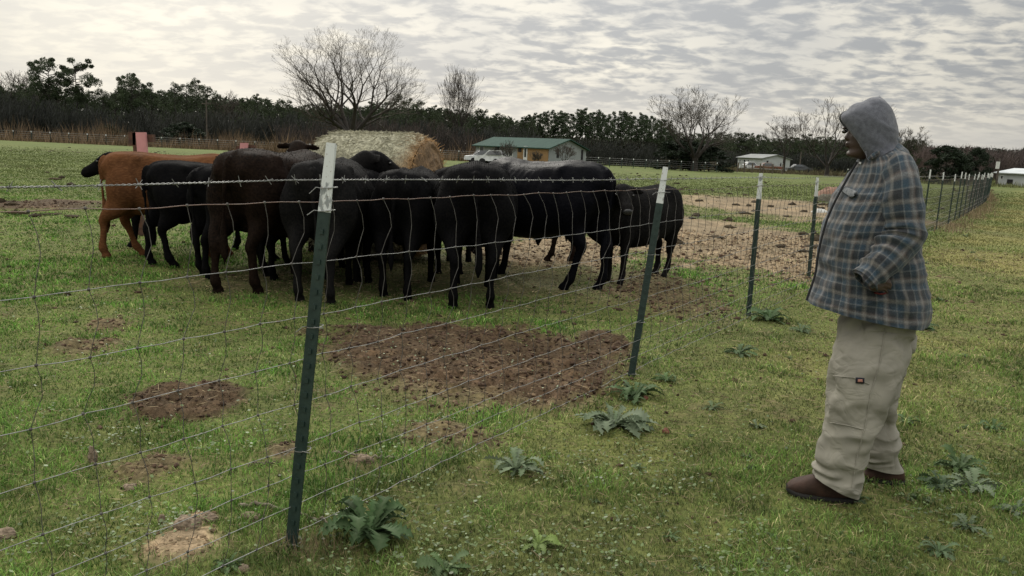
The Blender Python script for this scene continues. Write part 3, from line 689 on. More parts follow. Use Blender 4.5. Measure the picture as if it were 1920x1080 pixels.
def house(label, A, B, depth, hw, roof_rise, wall_m, roof_m, openings, end_open=(), porch=None, over=.35, gable_m=None):
    """long front wall from ground point A to B (facing the camera), gable at B side"""
    A, B = A.copy(), B.copy(); A[2] = B[2] = 0
    Ln = np.linalg.norm(B-A); rz = math.atan2(B[1]-A[1], B[0]-A[0])
    t_ = thing('house', A, label, 'house', None, rz)
    mb = MB(); mb.box((0, 0, 0), (Ln, .12, hw)); mb.box((0, depth-.12, 0), (Ln, depth, hw)); 
    mb.box((0, .12, 0), (.12, depth-.12, hw)); mb.box((Ln-.12, .12, 0), (Ln, depth-.12, hw))
    for xx in (.0, Ln):
        a = (xx, 0, hw); b_ = (xx, depth, hw); c = (xx, depth/2, hw+roof_rise)
        mb.add(np.array([a, b_, c]), np.array([[0, 1, 2]]))
    mb.build('wall', wall_m, t_)
    rb = MB(); th = .10
    for s_ in (0, 1):
        y0 = -over if s_ == 0 else depth+over; k = roof_rise/(depth/2); z0 = hw-over*k
        P = [(-over, y0, z0), (Ln+over, y0, z0), (Ln+over, depth/2, hw+roof_rise), (-over, depth/2, hw+roof_rise)]
        P = np.array(P+[(p_[0], p_[1], p_[2]+th) for p_ in P])+np.array([0, 0, .02])
        rb.add(P, np.array([(0,1,2,3),(4,5,6,7),(0,1,5,4),(1,2,6,5),(2,3,7,6),(3,0,4,7)]))
    rb.build('roof', roof_m, t_)
    for (kind, x0, x1, z0, z1) in openings:
        fb = MB(); d_ = -.04; e = .07
        for bx in (((x0-e, d_, z0-e), (x0, 0-.003, z1+e)), ((x1, d_, z0-e), (x1+e, 0-.003, z1+e)), ((x0, d_, z1), (x1, -.003, z1+e)), ((x0, d_, z0-e), (x1, -.003, z0))): fb.box(*bx)
        f_ = fb.build('window' if kind == 'window' else 'door', M_trim if kind != 'dark' else M_dark, t_)
        pb = MB(); pb.box((x0, -.02, z0), (x1, -.004, z1)); pb.build('pane' if kind == 'window' else 'door_panel', M_glassd if kind != 'dark' else M_dark, f_)
    for (y0, y1, z0, z1) in end_open:
        pb = MB(); pb.box((Ln+.004, y0, z0), (Ln+.03, y1, z1)); pb.build('window', M_dark, t_)
    return t_, Ln
# green roofed house; the plywood stretch is a porch enclosure
D1 = 90.
A = at(892, 96.); B = at(1029, 88.); hB = hgt(1029, 278, 88)
t_, Ln = house('long grey house with green metal roof and bare plywood stretch behind the black bull', A, B, 6.4, hB, 1.0, M_greywall, M_greenroof,
    [('window', .75, 1.4, .95, 1.9), ('window', 5.55, 6.1, .95, 1.75), ('dark', 3.35, 3.9, .2, 2.0)], [(1.3, 1.7, 1.0, 2.0), (5.5, 5.85, .2, 2.0)])
# re-lay the plywood facing
mb = MB(); xs = Ln*.60; mb.box((xs, -.10, .05), (Ln*.685, -.02, hB-.05)); mb.box((Ln*.735, -.10, .05), (Ln-.02, -.02, hB-.05)); mb.box((Ln*.685, -.10, 2.1), (Ln*.735, -.02, hB-.05)); mb.build('plywood_wall', M_orangewall, t_)
mb = MB(); e0, e1 = Ln*.685, Ln*.735
mb.box((e0, -.16, .1), (e0+.12, -.10, 2.1)); mb.box((e1-.12, -.16, .1), (e1, -.10, 2.1)); mb.box((e0+.12, -.16, 1.9), (e1-.12, -.10, 2.1)); mb.box((e0+.12, -.16, .1), (e1-.12, -.10, .9))
dd = mb.build('door', M_trim, t_); mb = MB(); mb.box((e0+.12, -.13, .9), (e1-.12, -.11, 1.9)); mb.build('door_glass', M_glassd, dd)
mb = MB(); mb.box((xs+.15, -.15, 1.45), (xs+.62, -.102, 2.0)); mb.build('window', M_dark, t_)
# white mobile home
A = at(1383, 168.); B = at(1429, 160.)
house('small distant white mobile home with grey roof and dark windows', A, B, 6.5, 2.3, .75, M_whitewall, M_greyroof, [('window', .7, 1.1, 1.2, 1.9), ('window', 2.2, 2.8, .9, 1.9), ('window', 3.6, 4.0, 1.1, 1.9)], [(1.0, 1.4, .6, 1.9), (4.2, 4.5, .9, 1.6)])
# house at the right edge
A = at(1871, 101.); B = at(1925, 97.)
house('pale house with light metal roof at the right edge of the photo', A, B, 5.5, 1.55, .55, M_whitewall, M_paleroof, [('window', .55, .85, .85, 1.2), ('dark', 1.6, 2.3, .3, .75)], [(1.0, 1.4, .6, 1.2)])

def car(loc, rz, label, body, cab=.62, length=4.6, name='pickup_truck', cat='truck', group=None):
    t_ = thing(name, loc, label, cat, group, rz); ln = length; mb = MB()
    pr = [(0, .45), (.02, .85), (.9, .95), (1.45, 1.50), (2.6, 1.52), (2.95, 1.0), (ln-.02, .98), (ln, .5)] if name == 'pickup_truck' else [(0, .45), (.05, .8), (1.0, .92), (1.6, 1.4), (2.9, 1.42), (3.7, .95), (ln, .85), (ln, .45)]
    n = len(pr); V = [(x_, -.88 if z_ < 1.1 else -.72, z_) for x_, z_ in pr]+[(x_, .88 if z_ < 1.1 else .72, z_) for x_, z_ in pr]+[(x_, -.88, .4) for x_, z_ in pr]+[(x_, .88, .4) for x_, z_ in pr]
    V = np.array(V, float); Fq = []
    for i in range(n-1): Fq += [(i, i+1, n+i+1, n+i), (2*n+i, 2*n+i+1, i+1, i), (n+i, n+i+1, 3*n+i+1, 3*n+i), (3*n+i, 3*n+i+1, 2*n+i+1, 2*n+i)]
    Fq += [(0, n, 3*n, 2*n), (n-1, 2*n-1, 4*n-1, 3*n-1)]
    mb.add(V, np.array(Fq)); mb.build('body', body, t_)
    wb = MB(); wb.quad((1.15, -.90, 1.02), (1.5, -.745, 1.42), (2.55, -.745, 1.44), (2.8, -.90, 1.04)); wb.quad((1.15, .90, 1.02), (1.5, .745, 1.42), (2.55, .745, 1.44), (2.8, .90, 1.04))
    wb.quad((.93, -.75, 1.0), (.93, .75, 1.0), (1.43, .65, 1.47), (1.43, -.65, 1.47)); wb.build('window_glass', M_glassd, t_)
    for x_ in (.85, ln-.95):
        for s_ in (-1, 1):
            V, Fq = path([(x_, s_*.72, .33), (x_, s_*.93, .33)], .33, 14); wh = MB(); wh.add(V, Fq)
            th = np.arange(14); wh.add(np.vstack([V[14:], [(x_, s_*.93, .33)]]), np.stack([th, (th+1) % 14, np.full(14, 14)], -1)); wh.build('wheel', M_dark, t_)
    return t_
M_carw = simple('white_car_paint', (.62, .64, .66), None, 2, .35, spec=.5); M_card = simple('dark_car_paint', (.05, .055, .06), None, 2, .3, spec=.5); M_carr = simple('rusty_red_paint', (.20, .06, .04), (.12, .05, .035), 3, .6)
car(at(893, 84), R(-8), 'white pickup truck parked before the green roofed house', M_carw, length=3.2)
car(at(872, 86), R(10), 'white car half hidden left of the white pickup truck', M_carw, name='parked_car', cat='car', length=3.6)
car(at(1387, 150), R(5), 'white pickup truck parked before the distant mobile home', M_carw)
car(at(1418, 148), R(0), 'rusty red pickup truck near the distant mobile home', M_carr)
car(at(1476, 150), R(0), 'dark car parked right of the distant mobile home', M_card, name='parked_car', cat='car')
def pole(u_, v_, D, label, r=.13, box=False, arm=False):
    p = at(u_, D); Hh = hgt(u_, v_, D); t_ = thing('utility_pole', p, label, 'utility pole')
    V, Fq = path([(0, 0, -.3), (0, 0, Hh)], [r, r*.75], 8, ); mb = MB(); mb.add(V, Fq); mb.build('pole', M_pole, t_)
    if box:
        mb = MB(); V, Fq, T, _ = loft([(-.5, -.25, Hh-1.3, -.1, -.25, Hh-1.3, .2, 2), (-.5, -.25, Hh-.45, -.1, -.25, Hh-.45, .2, 2)], 4, 12); mb.add(V, Fq); mb.add(V, T); mb.build('transformer', M_trim, t_)
    if arm:
        mb = MB(); mb.box((-.6, -.06, Hh-.5), (.6, .06, Hh-.38)); mb.build('crossarm', M_pole, t_)
pole(388, 188, 106, 'thin utility pole before the left wood above the orange cow', .11, arm=True)
pole(1871, 296, 99, 'short utility pole with white transformer beside the house at right edge', .13, box=True)
pole(1500, 284, 150, 'faint utility pole in the scrub right of the distant mobile home', .13)
pole(1812, 292, 112, 'bare utility pole among reddish trees right of the dark evergreens', .12)

# ================================================================ FAR FENCES
M_galv = simple('galvanised_wire', (.27, .275, .27), (.15, .15, .145), 30, .5, spec=.4, metal=.3)
M_rust = simple('rusty_top_wire', (.15, .085, .065), (.20, .155, .135), 22, .6, spec=.4, metal=.2)
M_postg = simple('green_post_paint', (.007, .021, .018), (.016, .034, .028), 30, .5, .0006, 120, spec=.45)
M_tip = None
def tip_mat():
    m, t, b = mat_base('chipped_white_tip')
    n = nnoise(t, 26, 4, stretch=(1, 1, .45)); n2 = nnoise(t, 90, 4)
    c = nmix(t, nrange(t, n, .60, .64), (.58, .61, .61), (.23, .25, .255)); c = nmix(t, nrange(t, n2, .62, .68), c, (.20, .13, .10))
    t.links.new(c, b.inputs['Base Color']); b.inputs['Roughness'].default_value = .55; return m
M_tip = tip_mat()
def far_fence(label, pts, hp, wires=4, r=.05, tipped=True, wr=.012, mt=None):
    P = np.array(pts); t_ = thing('far_fence', P[0], label, 'fence')
    pm = None
    for i, p in enumerate(P):
        V, Fq = path([(0, 0, -.1), (0, 0, hp*.86)], r, 5); V2, F2 = path([(0, 0, hp*.86), (0, 0, hp)], r*1.15, 5)
        if pm is None: pm = mesh('post', V, Fq, mt or M_postg); tm = mesh('white_tip', V2, F2, M_tip)
        o = link('post', pm, t_); o.location = p-P[0]; o.rotation_euler = (random.gauss(0, .03), random.gauss(0, .03), 0)
        if tipped: link('white_tip', tm, o)
    A_, B_ = P[:-1]-P[0], P[1:]-P[0]; mb = MB()
    for k in range(wires):
        z = hp*(.93-k*.8/wires); V, Fq = tubes(A_+[0, 0, z], B_+[0, 0, z], wr, wr, 3); mb.add(V, Fq)
    mb.build('wires', M_galv, t_)
far_fence('far wire fence with white tipped posts along the tan dead grass at left', [at(u_, 101+random.uniform(-.3, .3)) for u_ in np.linspace(-150, 1000, 34)], 1.3)
far_fence('far wire fence with white tipped posts right of the green roofed house', [at(u_, 104+random.uniform(-.3, .3)) for u_ in np.linspace(1010, 1345, 16)], 1.25)
far_fence('far cross fence behind the man at the end of the pasture', [at(u_, 108) for u_ in np.linspace(1590, 1835, 12)], 1.2, wires=3)
P = [at(u_, 114) for u_ in (1384, 1397, 1412, 1427, 1432, 1450, 1469)]
far_fence('dark wooden corral rails in front of the distant mobile home', P, 1.55, wires=3, r=.11, tipped=False, wr=.04, mt=M_wood)

# ================================================================ NEAR FENCE
f0 = G(545, 1020)[:2]; fd = np.array([.5475, .8368]); fn_ = np.array([.8368, -.5475])
postbase = [G(545, 1022), G(1183, 706), G(1403, 593), G(1516, 522)]
posttop = [(621, 268), (1248, 313), (1427, 325), (1533, 333)]
FO = f0.copy()
def bow(s_): return -.0008*np.maximum(np.asarray(s_)-26, 0)**2
def fpt(s_, z, off=0.):                 # point on the fence line s metres after the first post
    q = FO+fd*s_+fn_*(off+float(bow(s_))); return np.array([q[0], q[1], z])
WZ = [1.29, 1.06, .865, .70, .535, .395, .265, .145, .03]
field = thing('wire_fence', (FO[0], FO[1], 0), 'woven wire fence with barbed strand and green steel posts between man and cattle', 'fence')
fo3 = np.array([FO[0], FO[1], 0])
def tpost(base, top, label=None, hz=1.5, tl=None):
    """T section post from base to top (world)"""
    base = np.array(base); top = np.array(top); ax = top-base; Ln = np.linalg.norm(ax); az_ = ax/Ln
    ex = np.array([.97, -.24, 0]); ex = ex-az_*ex.dot(az_); ex /= np.linalg.norm(ex); ey = np.cross(az_, ex)
    M = np.array([ex, ey, az_]).T
    def bx(mb, x0, x1, y0, y1, z0, z1): 
        V = np.array([(x0,y0,z0),(x1,y0,z0),(x1,y1,z0),(x0,y1,z0),(x0,y0,z1),(x1,y0,z1),(x1,y1,z1),(x0,y1,z1)]) @ M.T
        mb.add(V, np.array([(0,3,2,1),(4,5,6,7),(0,1,5,4),(1,2,6,5),(2,3,7,6),(3,0,4,7)]))
    thin = tl is not None; tl = tl or .245
    o = None; mb = MB(); fw = .0165 if thin else .0235
    bx(mb, -fw, fw, -.004, .004, -.35, Ln-tl); bx(mb, -.004, .004, .004, .036, -.35, Ln-tl)
    z = .05
    while z < Ln-tl-.03: bx(mb, -.007, .007, -.010, -.004, z, z+.018); z += .055
    o = mb.build('post', M_postg, field); o.location = base-fo3
    if label: o['label'] = label
    mb = MB()
    V = np.array([(-fw,-.0045,Ln-tl),(fw,-.0045,Ln-tl),(fw,.0045,Ln-tl),(-fw,.0045,Ln-tl),(-fw*.72,-.0045,Ln),(fw*.72,-.0045,Ln),(fw*.72,.0045,Ln),(-fw*.72,.0045,Ln)]) @ M.T
    mb.add(V, np.array([(0,3,2,1),(4,5,6,7),(0,1,5,4),(1,2,6,5),(2,3,7,6),(3,0,4,7)])); bx(mb, -.0045, .0045, .0045, .037, Ln-tl, Ln-.004)
    mb.build('white_tip', M_tip, o)
    # wire ties
    for z in (1.29, 1.372, .865, .395, .03):
        if z > Ln: continue
        a = np.linspace(0, 2*np.pi, 14); P = np.stack([.030*np.cos(a), .016+.028*np.sin(a), z+.006*np.sin(a*1.0+1)], 1)
        P = np.vstack([[(-.055, -.02, z-.03+.01*random.random())], [(-.034, -.014, z-.004)], P[7:], P[:8], [(.034, -.014, z+.003)], [(.042+.02*random.random(), -.02, z+.006)]])
        V, Fq = path(P @ M.T, .0016, 5); mb = MB(); mb.add(V, Fq); mb.build('wire_tie', M_galv, o)
    return o
lbls = ['nearest green steel post with chipped white top', 'second green steel post from the camera', 'third green steel post', 'fourth green steel post at the man']
pxy = []
for b_, (tu, tv), lb in zip(postbase, posttop, lbls):
    # top lies in the plane of the fence line, near the base's own distance
    sb = (b_[:2]-FO).dot(fd); y_ = b_[1]
    tp = S(tu, tv, y_+.0)
    # slide the top along the view so that it stays on the fence plane
    for _ in range(6):
        off = (tp[:2]-b_[:2]); along = off[0]/fd[0]*.35; tp = S(tu, tv, y_+along*fd[1])
    b_ = b_.copy(); b_[2] = gz(b_[0], b_[1])[0]-.01
    tpost(b_, tp, lb); pxy.append(sb)
base = [fpt(s_, 0) for s_ in []]
s_ = -2.95; b_ = fpt(s_, 0); tpost(b_, b_+[0.02, 0, 1.45])
s_ = pxy[-1]+2.9; last = G(1838, 375)
lean_r = random.Random(5)
while s_ < 72:
    b_ = fpt(s_, 0); b_[2] = gz(b_[0], b_[1])[0]; hh = 1.46+lean_r.uniform(-.06, .06)
    tpost(b_, b_+np.array([lean_r.gauss(.03, .035), lean_r.gauss(0, .03), hh]), None, tl=.20); s_ += (2.95 if s_ < 21 else 1.62)+lean_r.uniform(-.22, .25)
# horizontal line wires: slight sag and kinks at the knots
st = .152; ks = np.arange(-6.2, 72, st); nk = len(ks)
kz = np.zeros((len(WZ), nk)); ko = np.zeros((len(WZ), nk))
for i, z in enumerate(WZ):
    kz[i] = z+(.0028*rng.standard_normal(nk)*(ks < 30))+.012*(noise(ks*.45, ks*0+i*7.1, s=3)-.5)*2
    kz[i] += .0 if i else .0
    ko[i] = .018*(noise(ks*.6, ks*0+i*3.7, s=8)-.5)*2+(.02*math.sin(i*1.3))
kz[0] -= .006*np.abs(np.sin((ks-0)/2.95*math.pi))
gzk = gz(*(FO[:, None]+fd[:, None]*ks[None]))
kz[-1] = np.maximum(kz[-1], gzk+.012)
def line_pts(i):
    q = FO[:, None]+fd[:, None]*ks[None]+fn_[:, None]*(ko[i]-.012+bow(ks))[None]; return np.stack([q[0], q[1], kz[i]], 1)
for i in range(len(WZ)):
    P = line_pts(i); Pm = (P[:-1]+P[1:])/2; Pm[:, 2] -= .0016*np.sign(rng.standard_normal(nk-1)); Pm[:, :2] += fn_*.003
    Q = np.empty((2*nk-1, 3)); Q[0::2] = P; Q[1::2] = Pm
    rr = (.0016 if i in (0, 8) else .0013); rad = np.maximum(rr, 0.00010*np.maximum(Q[:, 1], 0)+.0007)
    V, Fq = path(Q-fo3, rad, 6); mb = MB(); mb.add(V, Fq); mb.build('line_wire', M_rust if i == 0 else M_galv, field, smooth=True)
# stay wires: each one slack between the lines, all stays of the woven web as one part
A_ = []; B_ = []; RA = []; kn = []
bend = rng.standard_normal(nk)*.010
drift = (fbm(ks*.35, ks*0+3.3, s=15)-.5)*.30
for j in range(nk):
    if ks[j] > 60 and j % 2: continue
    pts = []; 
    for i in range(len(WZ)):
        if ks[j] < 14: off = drift[j]*.25*math.sin(i*1.1+j*.13)+rng.normal(0, .006)
        else: off = 0
        p_ = fpt(ks[j]+off, kz[i][j], ko[i][j]-.012); pts.append(p_)
        if ks[j] < 14: kn.append((p_, i))
    for i in range(len(WZ)-1):
        a, b_ = pts[i], pts[i+1]
        if ks[j] < 9:
            amp = (WZ[i]-WZ[i+1])*.10*(1+.35*rng.standard_normal())*(1 if i < 3 else .6); dv = np.array([fd[0], fd[1], 0])*amp+np.array([fn_[0], fn_[1], 0])*amp*.4
            Q = [a, a*.75+b_*.25+dv*.75, a*.5+b_*.5+dv, a*.25+b_*.75+dv*.7*.6, b_]
        else: Q = [a, b_]
        for q0, q1 in zip(Q[:-1], Q[1:]): A_.append(q0); B_.append(q1)
A_ = np.array(A_)-fo3; B_ = np.array(B_)-fo3; rr = np.maximum(.00125, .00012*(A_[:, 1]+fo3[1])+.0008)
V, Fq = tubes(A_, B_, rr, rr, 4); mb = MB(); mb.add(V, Fq)
for p_, i in kn:
    V, Fq = ball(p_-fo3, (.0055, .0055, .0055), 6, 5); mb.add(V, Fq)
M_stay = simple('stay_wire', (.055, .05, .046), (.12, .115, .11), 25, .6, metal=.3)
mb.build('stay_wires', M_stay, field, smooth=True)['kind'] = 'stuff'
# barbed strand: two twisted wires with four point barbs
sb_ = np.arange(-6.2, 72, .0095); sb_ = np.concatenate([sb_[sb_ < 7], np.arange(7, 72, .6)])
zb = 1.365+.010*np.abs(np.sin(sb_/2.95*math.pi))*-1+.006*np.sin(sb_*1.7); ph = sb_/.036*2*np.pi; rt = np.where(sb_ < 7, .0022, 0)
for q in (0, math.pi):
    P = np.stack([FO[0]+fd[0]*sb_+fn_[0]*(rt*np.cos(ph+q)-.014+bow(sb_)), FO[1]+fd[1]*sb_+fn_[1]*(rt*np.cos(ph+q)-.014+bow(sb_)), zb+rt*np.sin(ph+q)], 1)
    V, Fq = path(P-fo3, np.maximum(.0014, .00015*P[:, 1]), 4); mb = MB(); mb.add(V, Fq); mb.build('barbed_wire', M_galv, field, smooth=True)
A_ = []; B_ = []
for s_ in np.arange(-6.1, 20, .118):
    c = fpt(s_, 1.365-.010*abs(math.sin(s_/2.95*math.pi))+.006*math.sin(s_*1.7), -.014)
    for k in range(2):
        d_ = np.array([fd[0]*.35+fn_[0]*rng.normal(0, .5), fd[1]*.35, rng.normal(0, 1)]); d_ /= np.linalg.norm(d_); d_ *= .017
        A_ += [c, c]; B_ += [c+d_, c-d_+[0, 0, .003]]
    A_.append(c-np.array([*fd, 0])*.007); B_.append(c+np.array([*fd, 0])*.007)
A_ = np.array(A_)-fo3; B_ = np.array(B_)-fo3; rr = np.full(len(A_), .0013); rr[4::5] = .0042
V, Fq = tubes(A_, B_, rr, rr*.8, 5); mb = MB(); mb.add(V, Fq); mb.build('barbs', M_galv, field)['kind'] = 'stuff'

# ================================================================ CATTLE
def coat(name, c1, c2, tip, rough=.82, sheen=0.):
    m, t, b = mat_base(name)
    n = nnoise(t, 3.2, 4); n2 = nnoise(t, 60, 3, stretch=(.35, 1, 1))
    c = nmix(t, nrange(t, n, .35, .7), c1, c2); c = nmix(t, nrange(t, n2, .4, .75), c, tip)
    t.links.new(c, b.inputs['Base Color']); b.inputs['Roughness'].default_value = rough; b.inputs['Specular IOR Level'].default_value = .03
    b.inputs['Sheen Weight'].default_value = sheen; b.inputs['Sheen Roughness'].default_value = .6
    nbump(t, b, n2, .003); return m
CO = {'black': coat('black_coat', (.0028, .003, .0040), (.0045, .0044, .0048), (.0075, .007, .007)),
      'bull': coat('glossy_black_coat', (.0022, .0026, .0045), (.004, .0042, .006), (.006, .006, .008), .5),
      'brown': coat('dark_brown_coat', (.0055, .0042, .0036), (.0125, .0072, .0052), (.019, .012, .0085), .75),
      'smoky': coat('smoky_coat', (.0052, .0055, .0062), (.009, .0085, .0085), (.014, .013, .0125)),
      'orange': coat('orange_coat', (.112, .047, .020), (.062, .028, .014), (.145, .066, .030), .8)}
M_muzzle = simple('damp_muzzle', (.014, .014, .016), (.028, .028, .032), 20, .35, spec=.5)
M_eye = simple('eye_gloss', (.008, .006, .005), None, 9, .08, spec=.8)
def elip(axA, axB, hw_v, hw_h):  # helper for limb radii
    return None
def limb_loft(pts, m=26, n=16):
    """pts rows: x,y,z, r_fore_aft, r_side  -> closed tapered limb"""
    P = np.array(pts, float); secs = []
    for i in range(len(P)):
        t_ = P[min(i+1, len(P)-1), :3]-P[max(i-1, 0), :3]; t_ /= np.linalg.norm(t_)
        u_ = np.array([t_[2], 0, -t_[0]]); u_ = u_/max(np.linalg.norm(u_), 1e-6)
        if np.linalg.norm(np.array([t_[2], 0, -t_[0]])) < .05: u_ = np.array([1., 0, 0])
        secs.append(np.concatenate([P[i, :3]-u_*P[i, 3], P[i, :3]+u_*P[i, 3], [P[i, 4], 2.]]))
    return loft(secs, m, n)
def addl(mb, lf): V, Fq, T, _ = lf; mb.add(V, Fq); mb.V[-1] = V; mb.n = mb.n; mb.T.append(T+mb.n-len(V)); mb.tm.append(np.full(len(T), 0)); return mb
def cow_mesh(seed, head='level', hx=0., legs=(0, 0, 0, 0), fat=1., hyaw=0., fine=.020, fuzz=9000, hair=.012, male=False, calf=False, tail_sway=0., curly=0.):
    """a beast facing +x, hind feet near x=-.66; withers 1.35 high. legs: fore-aft swing of hind L, hind R, front L, front R"""
    mb = MB(); f = fat; q = lambda x_, zt, zb, hw: (x_, 0, zb, x_, 0, zt, hw*f, 2.95 if x_ < -.3 else 2.4)
    addl(mb, loft([q(-.84, 1.19, 1.08, .05), q(-.80, 1.27, .96, .15), q(-.72, 1.325, .82, .225), q(-.58, 1.345, .69, .27), q(-.42, 1.35, .60, .28), q(-.2, 1.33, .54, .31), q(.0, 1.315, .50, .345), q(.2, 1.32, .485, .345), q(.38, 1.345, .50, .31), q(.52, 1.355, .57, .25), q(.66, 1.325, .64, .20), q(.78, 1.26, .74, .15), q(.84, 1.2, .84, .10)], 60, 36))
    # hip bones, tailhead
    for s_ in (-1, 1):
        V, Fq = ball((-.79, s_*.105*f, 1.14), (.055, .05, .09), 12, 9); mb.add(V, Fq)
        V, Fq = ball((.45, s_*.20*f, 1.02), (.16, .08, .24), 12, 9); mb.add(V, Fq)
    yh, yf = .165*f, .155*f
    for k, (s_, sw) in enumerate(((1, legs[0]), (-1, legs[1]))):
        w_ = lambda z: sw*max(0, (1.0-z))
        L_ = [(-.56, 1.12, .20, .10, 0), (-.56, .98, .235, .135, 0), (-.57, .84, .22, .145, 0), (-.60, .72, .175, .125, .0), (-.655, .62, .125, .095, .0), (-.735, .53, .078, .060, 0), (-.760, .465, .062, .050, 0), (-.742, .38, .047, .041, 0), (-.735, .26, .041, .037, 0), (-.73, .17, .048, .044, 0), (-.715, .125, .057, .052, 0), (-.69, .075, .042, .040, 0), (-.67, .045, .056, .050, 0), (-.665, .0, .064, .055, 0)]
        addl(mb, limb_loft([(a+w_(z), s_*(yh-(.035 if z < .5 else .015*(z < .8))), z, r1, r2*(1 if z < .7 else f)) for a, z, r1, r2, _ in L_]))
    for k, (s_, sw) in enumerate(((1, legs[2]), (-1, legs[3]))):
        w_ = lambda z: sw*max(0, (.95-z))
        L_ = [(.50, 1.10, .15, .08), (.53, .95, .17, .10), (.55, .80, .13, .095), (.53, .68, .105, .085), (.525, .56, .080, .068), (.53, .46, .064, .058), (.53, .41, .061, .056), (.525, .34, .047, .043), (.525, .22, .044, .041), (.525, .15, .043, .040), (.535, .11, .044, .042), (.555, .06, .044, .043), (.565, .035, .056, .050), (.57, .0, .062, .054)]
        addl(mb, limb_loft([(a+w_(z), s_*(yf-(.02 if z < .6 else 0)), z, r1, r2) for a, z, r1, r2 in L_]))
    # tail
    ty = tail_sway
    P = [(-.80, 0, 1.255), (-.845, 0, 1.22), (-.868, ty*.1, 1.12), (-.862, ty*.35, .95), (-.845, ty*.7, .78), (-.83, ty, .62), (-.82, ty*1.05, .50), (-.815, ty, .38), (-.815, ty, .30)]
    addl(mb, limb_loft([(*p_, r1, r1*.9) for p_, r1 in zip(P, (.045, .036, .028, .024, .021, .030, .040, .034, .008))], 40, 10))
    # udder or sheath
    if male:
        V, Fq = ball((-.10, 0, .56), (.17, .05, .06), 12, 9); mb.add(V, Fq); addl(mb, limb_loft([(.0, 0, .56, .05, .04), (.02, 0, .50, .04, .03), (.03, 0, .42, .02, .02)], 10, 8))
        V, Fq = ball((-.52, 0, .62), (.07, .07, .13), 12, 9); mb.add(V, Fq)
    else:
        V, Fq = ball((-.42, 0, .64), (.15, .12, .10), 12, 9); mb.add(V, Fq)
    # neck and head
    hp = {'level': (1.28, 1.30, -25), 'up': (1.18, 1.56, -35), 'down': (1.30, .72, -62), 'low': (1.32, 1.06, -48), 'bale': (1.26, 1.14, -30), 'mid': (1.10, 1.37, -24)}[head]
    px, pz, pit = hp; yw = R(hyaw); py = math.sin(yw)*.30; px = px-(1-math.cos(yw))*.35+hx
    nk_ = [((.50), 0, .98, .34, .20), (.72, 0, 1.02, .27, .165), (.72*.45+px*.55, py*.35, 1.04*.45+pz*.55-.02, .215, .15), (px-.05, py*.85, pz-.05, .165, .125), (px+.02, py, pz-.06, .10, .09)]
    P = np.array(nk_); addl(mb, limb_loft([tuple(r_) for r_ in nk_], 26, 20))
    fwd = np.array([math.cos(yw)*math.cos(R(pit)), math.sin(yw)*math.cos(R(pit)), math.sin(R(pit))]); sid = np.array([-math.sin(yw), math.cos(yw), 0]); upv = np.cross(fwd, sid)
    pol = np.array([px, py, pz])
    hs = []
    for (t_, up_, dn, hw) in ((-.08, .035, -.12, .07), (-.03, .085, -.16, .105), (.05, .10, -.17, .118), (.14, .092, -.165, .116), (.21, .072, -.155, .108), (.29, .055, -.14, .090), (.37, .042, -.13, .082), (.44, .035, -.125, .088), (.48, .015, -.115, .085), (.51, -.015, -.095, .055)):
        c = pol+fwd*t_; hs.append(np.concatenate([c+upv*dn, c+upv*up_, [hw, 2.3]]))
    lf = loft_h(hs, sid, 34, 24); addl(mb, lf)
    for s_ in (-1, 1):                # ears: cupped leaves
        c = pol+fwd*.01+sid*s_*.10+upv*.015; d_ = (sid*s_*.95-fwd*.12-upv*.22); d_ /= np.linalg.norm(d_)
        secs = [(0, .028, .03), (.05, .055, .020), (.11, .066, .014), (.16, .052, .012), (.205, .020, .010)]
        hs = [np.concatenate([c+d_*a-upv*b_*.9, c+d_*a+upv*b_*.9, [w_*1.1, 2]]) for a, b_, w_ in secs]
        addl(mb, loft(hs, 14, 12))
        V, Fq = ball(pol+fwd*.15+sid*s_*.108+upv*.035, (.03, .03, .025), 8, 7); mb.add(V, Fq)     # brow
        V, Fq = ball(pol+fwd*.455+sid*s_*.045+upv*-.01, (.03, .028, .028), 8, 7); mb.add(V, Fq)    # nostril pad
    V, Fq, Nn = remesh(mb, fine, 3)
    # uneven flesh
    nz = (fbm(V[:, 0]*5+seed, V[:, 1]*5, V[:, 2]*5, 3, seed)-.5)*.022; V = V+Nn*nz[:, None]
    def lump(cx, cy_, cz, rx, ry, rz, a):
        for s_ in (-1, 1): 
            g_ = np.exp(-((V[:, 0]-cx)/rx)**2-((V[:, 1]-s_*cy_*f)/ry)**2-((V[:, 2]-cz)/rz)**2); V[:] = V+Nn*(a*g_)[:, None]
    lump(-.42, .22, 1.27, .06, .06, .05, .030); lump(-.80, .10, 1.16, .05, .05, .06, .022); lump(-.27, .24, 1.14, .09, .10, .10, -.040); lump(-.62, .20, 1.20, .10, .08, .07, -.022); lump(.30, .26, 1.10, .06, .12, .22, -.020); lump(.46, .22, .98, .08, .08, .20, .018); lump(-.70, .20, .80, .05, .1, .16, -.012)
    bar = (np.abs(V[:, 0]) < .34)*sstep(.7, .85, V[:, 2])*sstep(1.28, 1.15, V[:, 2])*sstep(.34, .22, np.abs(V[:, 0])); V = V+Nn*(bar*.0045*np.sin((V[:, 0]+.22*V[:, 2])*78))[:, None]
    V[:, 2] += .018*np.exp(-(V[:, 1]/.035)**2)*sstep(1.2, 1.3, V[:, 2])*(V[:, 0] < .6)
    if curly: V = V+Nn*((fbm(V[:, 0]*26, V[:, 1]*26, V[:, 2]*26, 2, seed)-.5)*.02*curly)[:, None]
    V[:, 2] = np.where(V[:, 2] < .02, np.maximum(V[:, 2], -.01), V[:, 2])
    # coat hairs lying back and down
    rd = np.random.default_rng(seed); k = rd.integers(0, len(V), fuzz); P = V[k]; nrm = Nn[k]
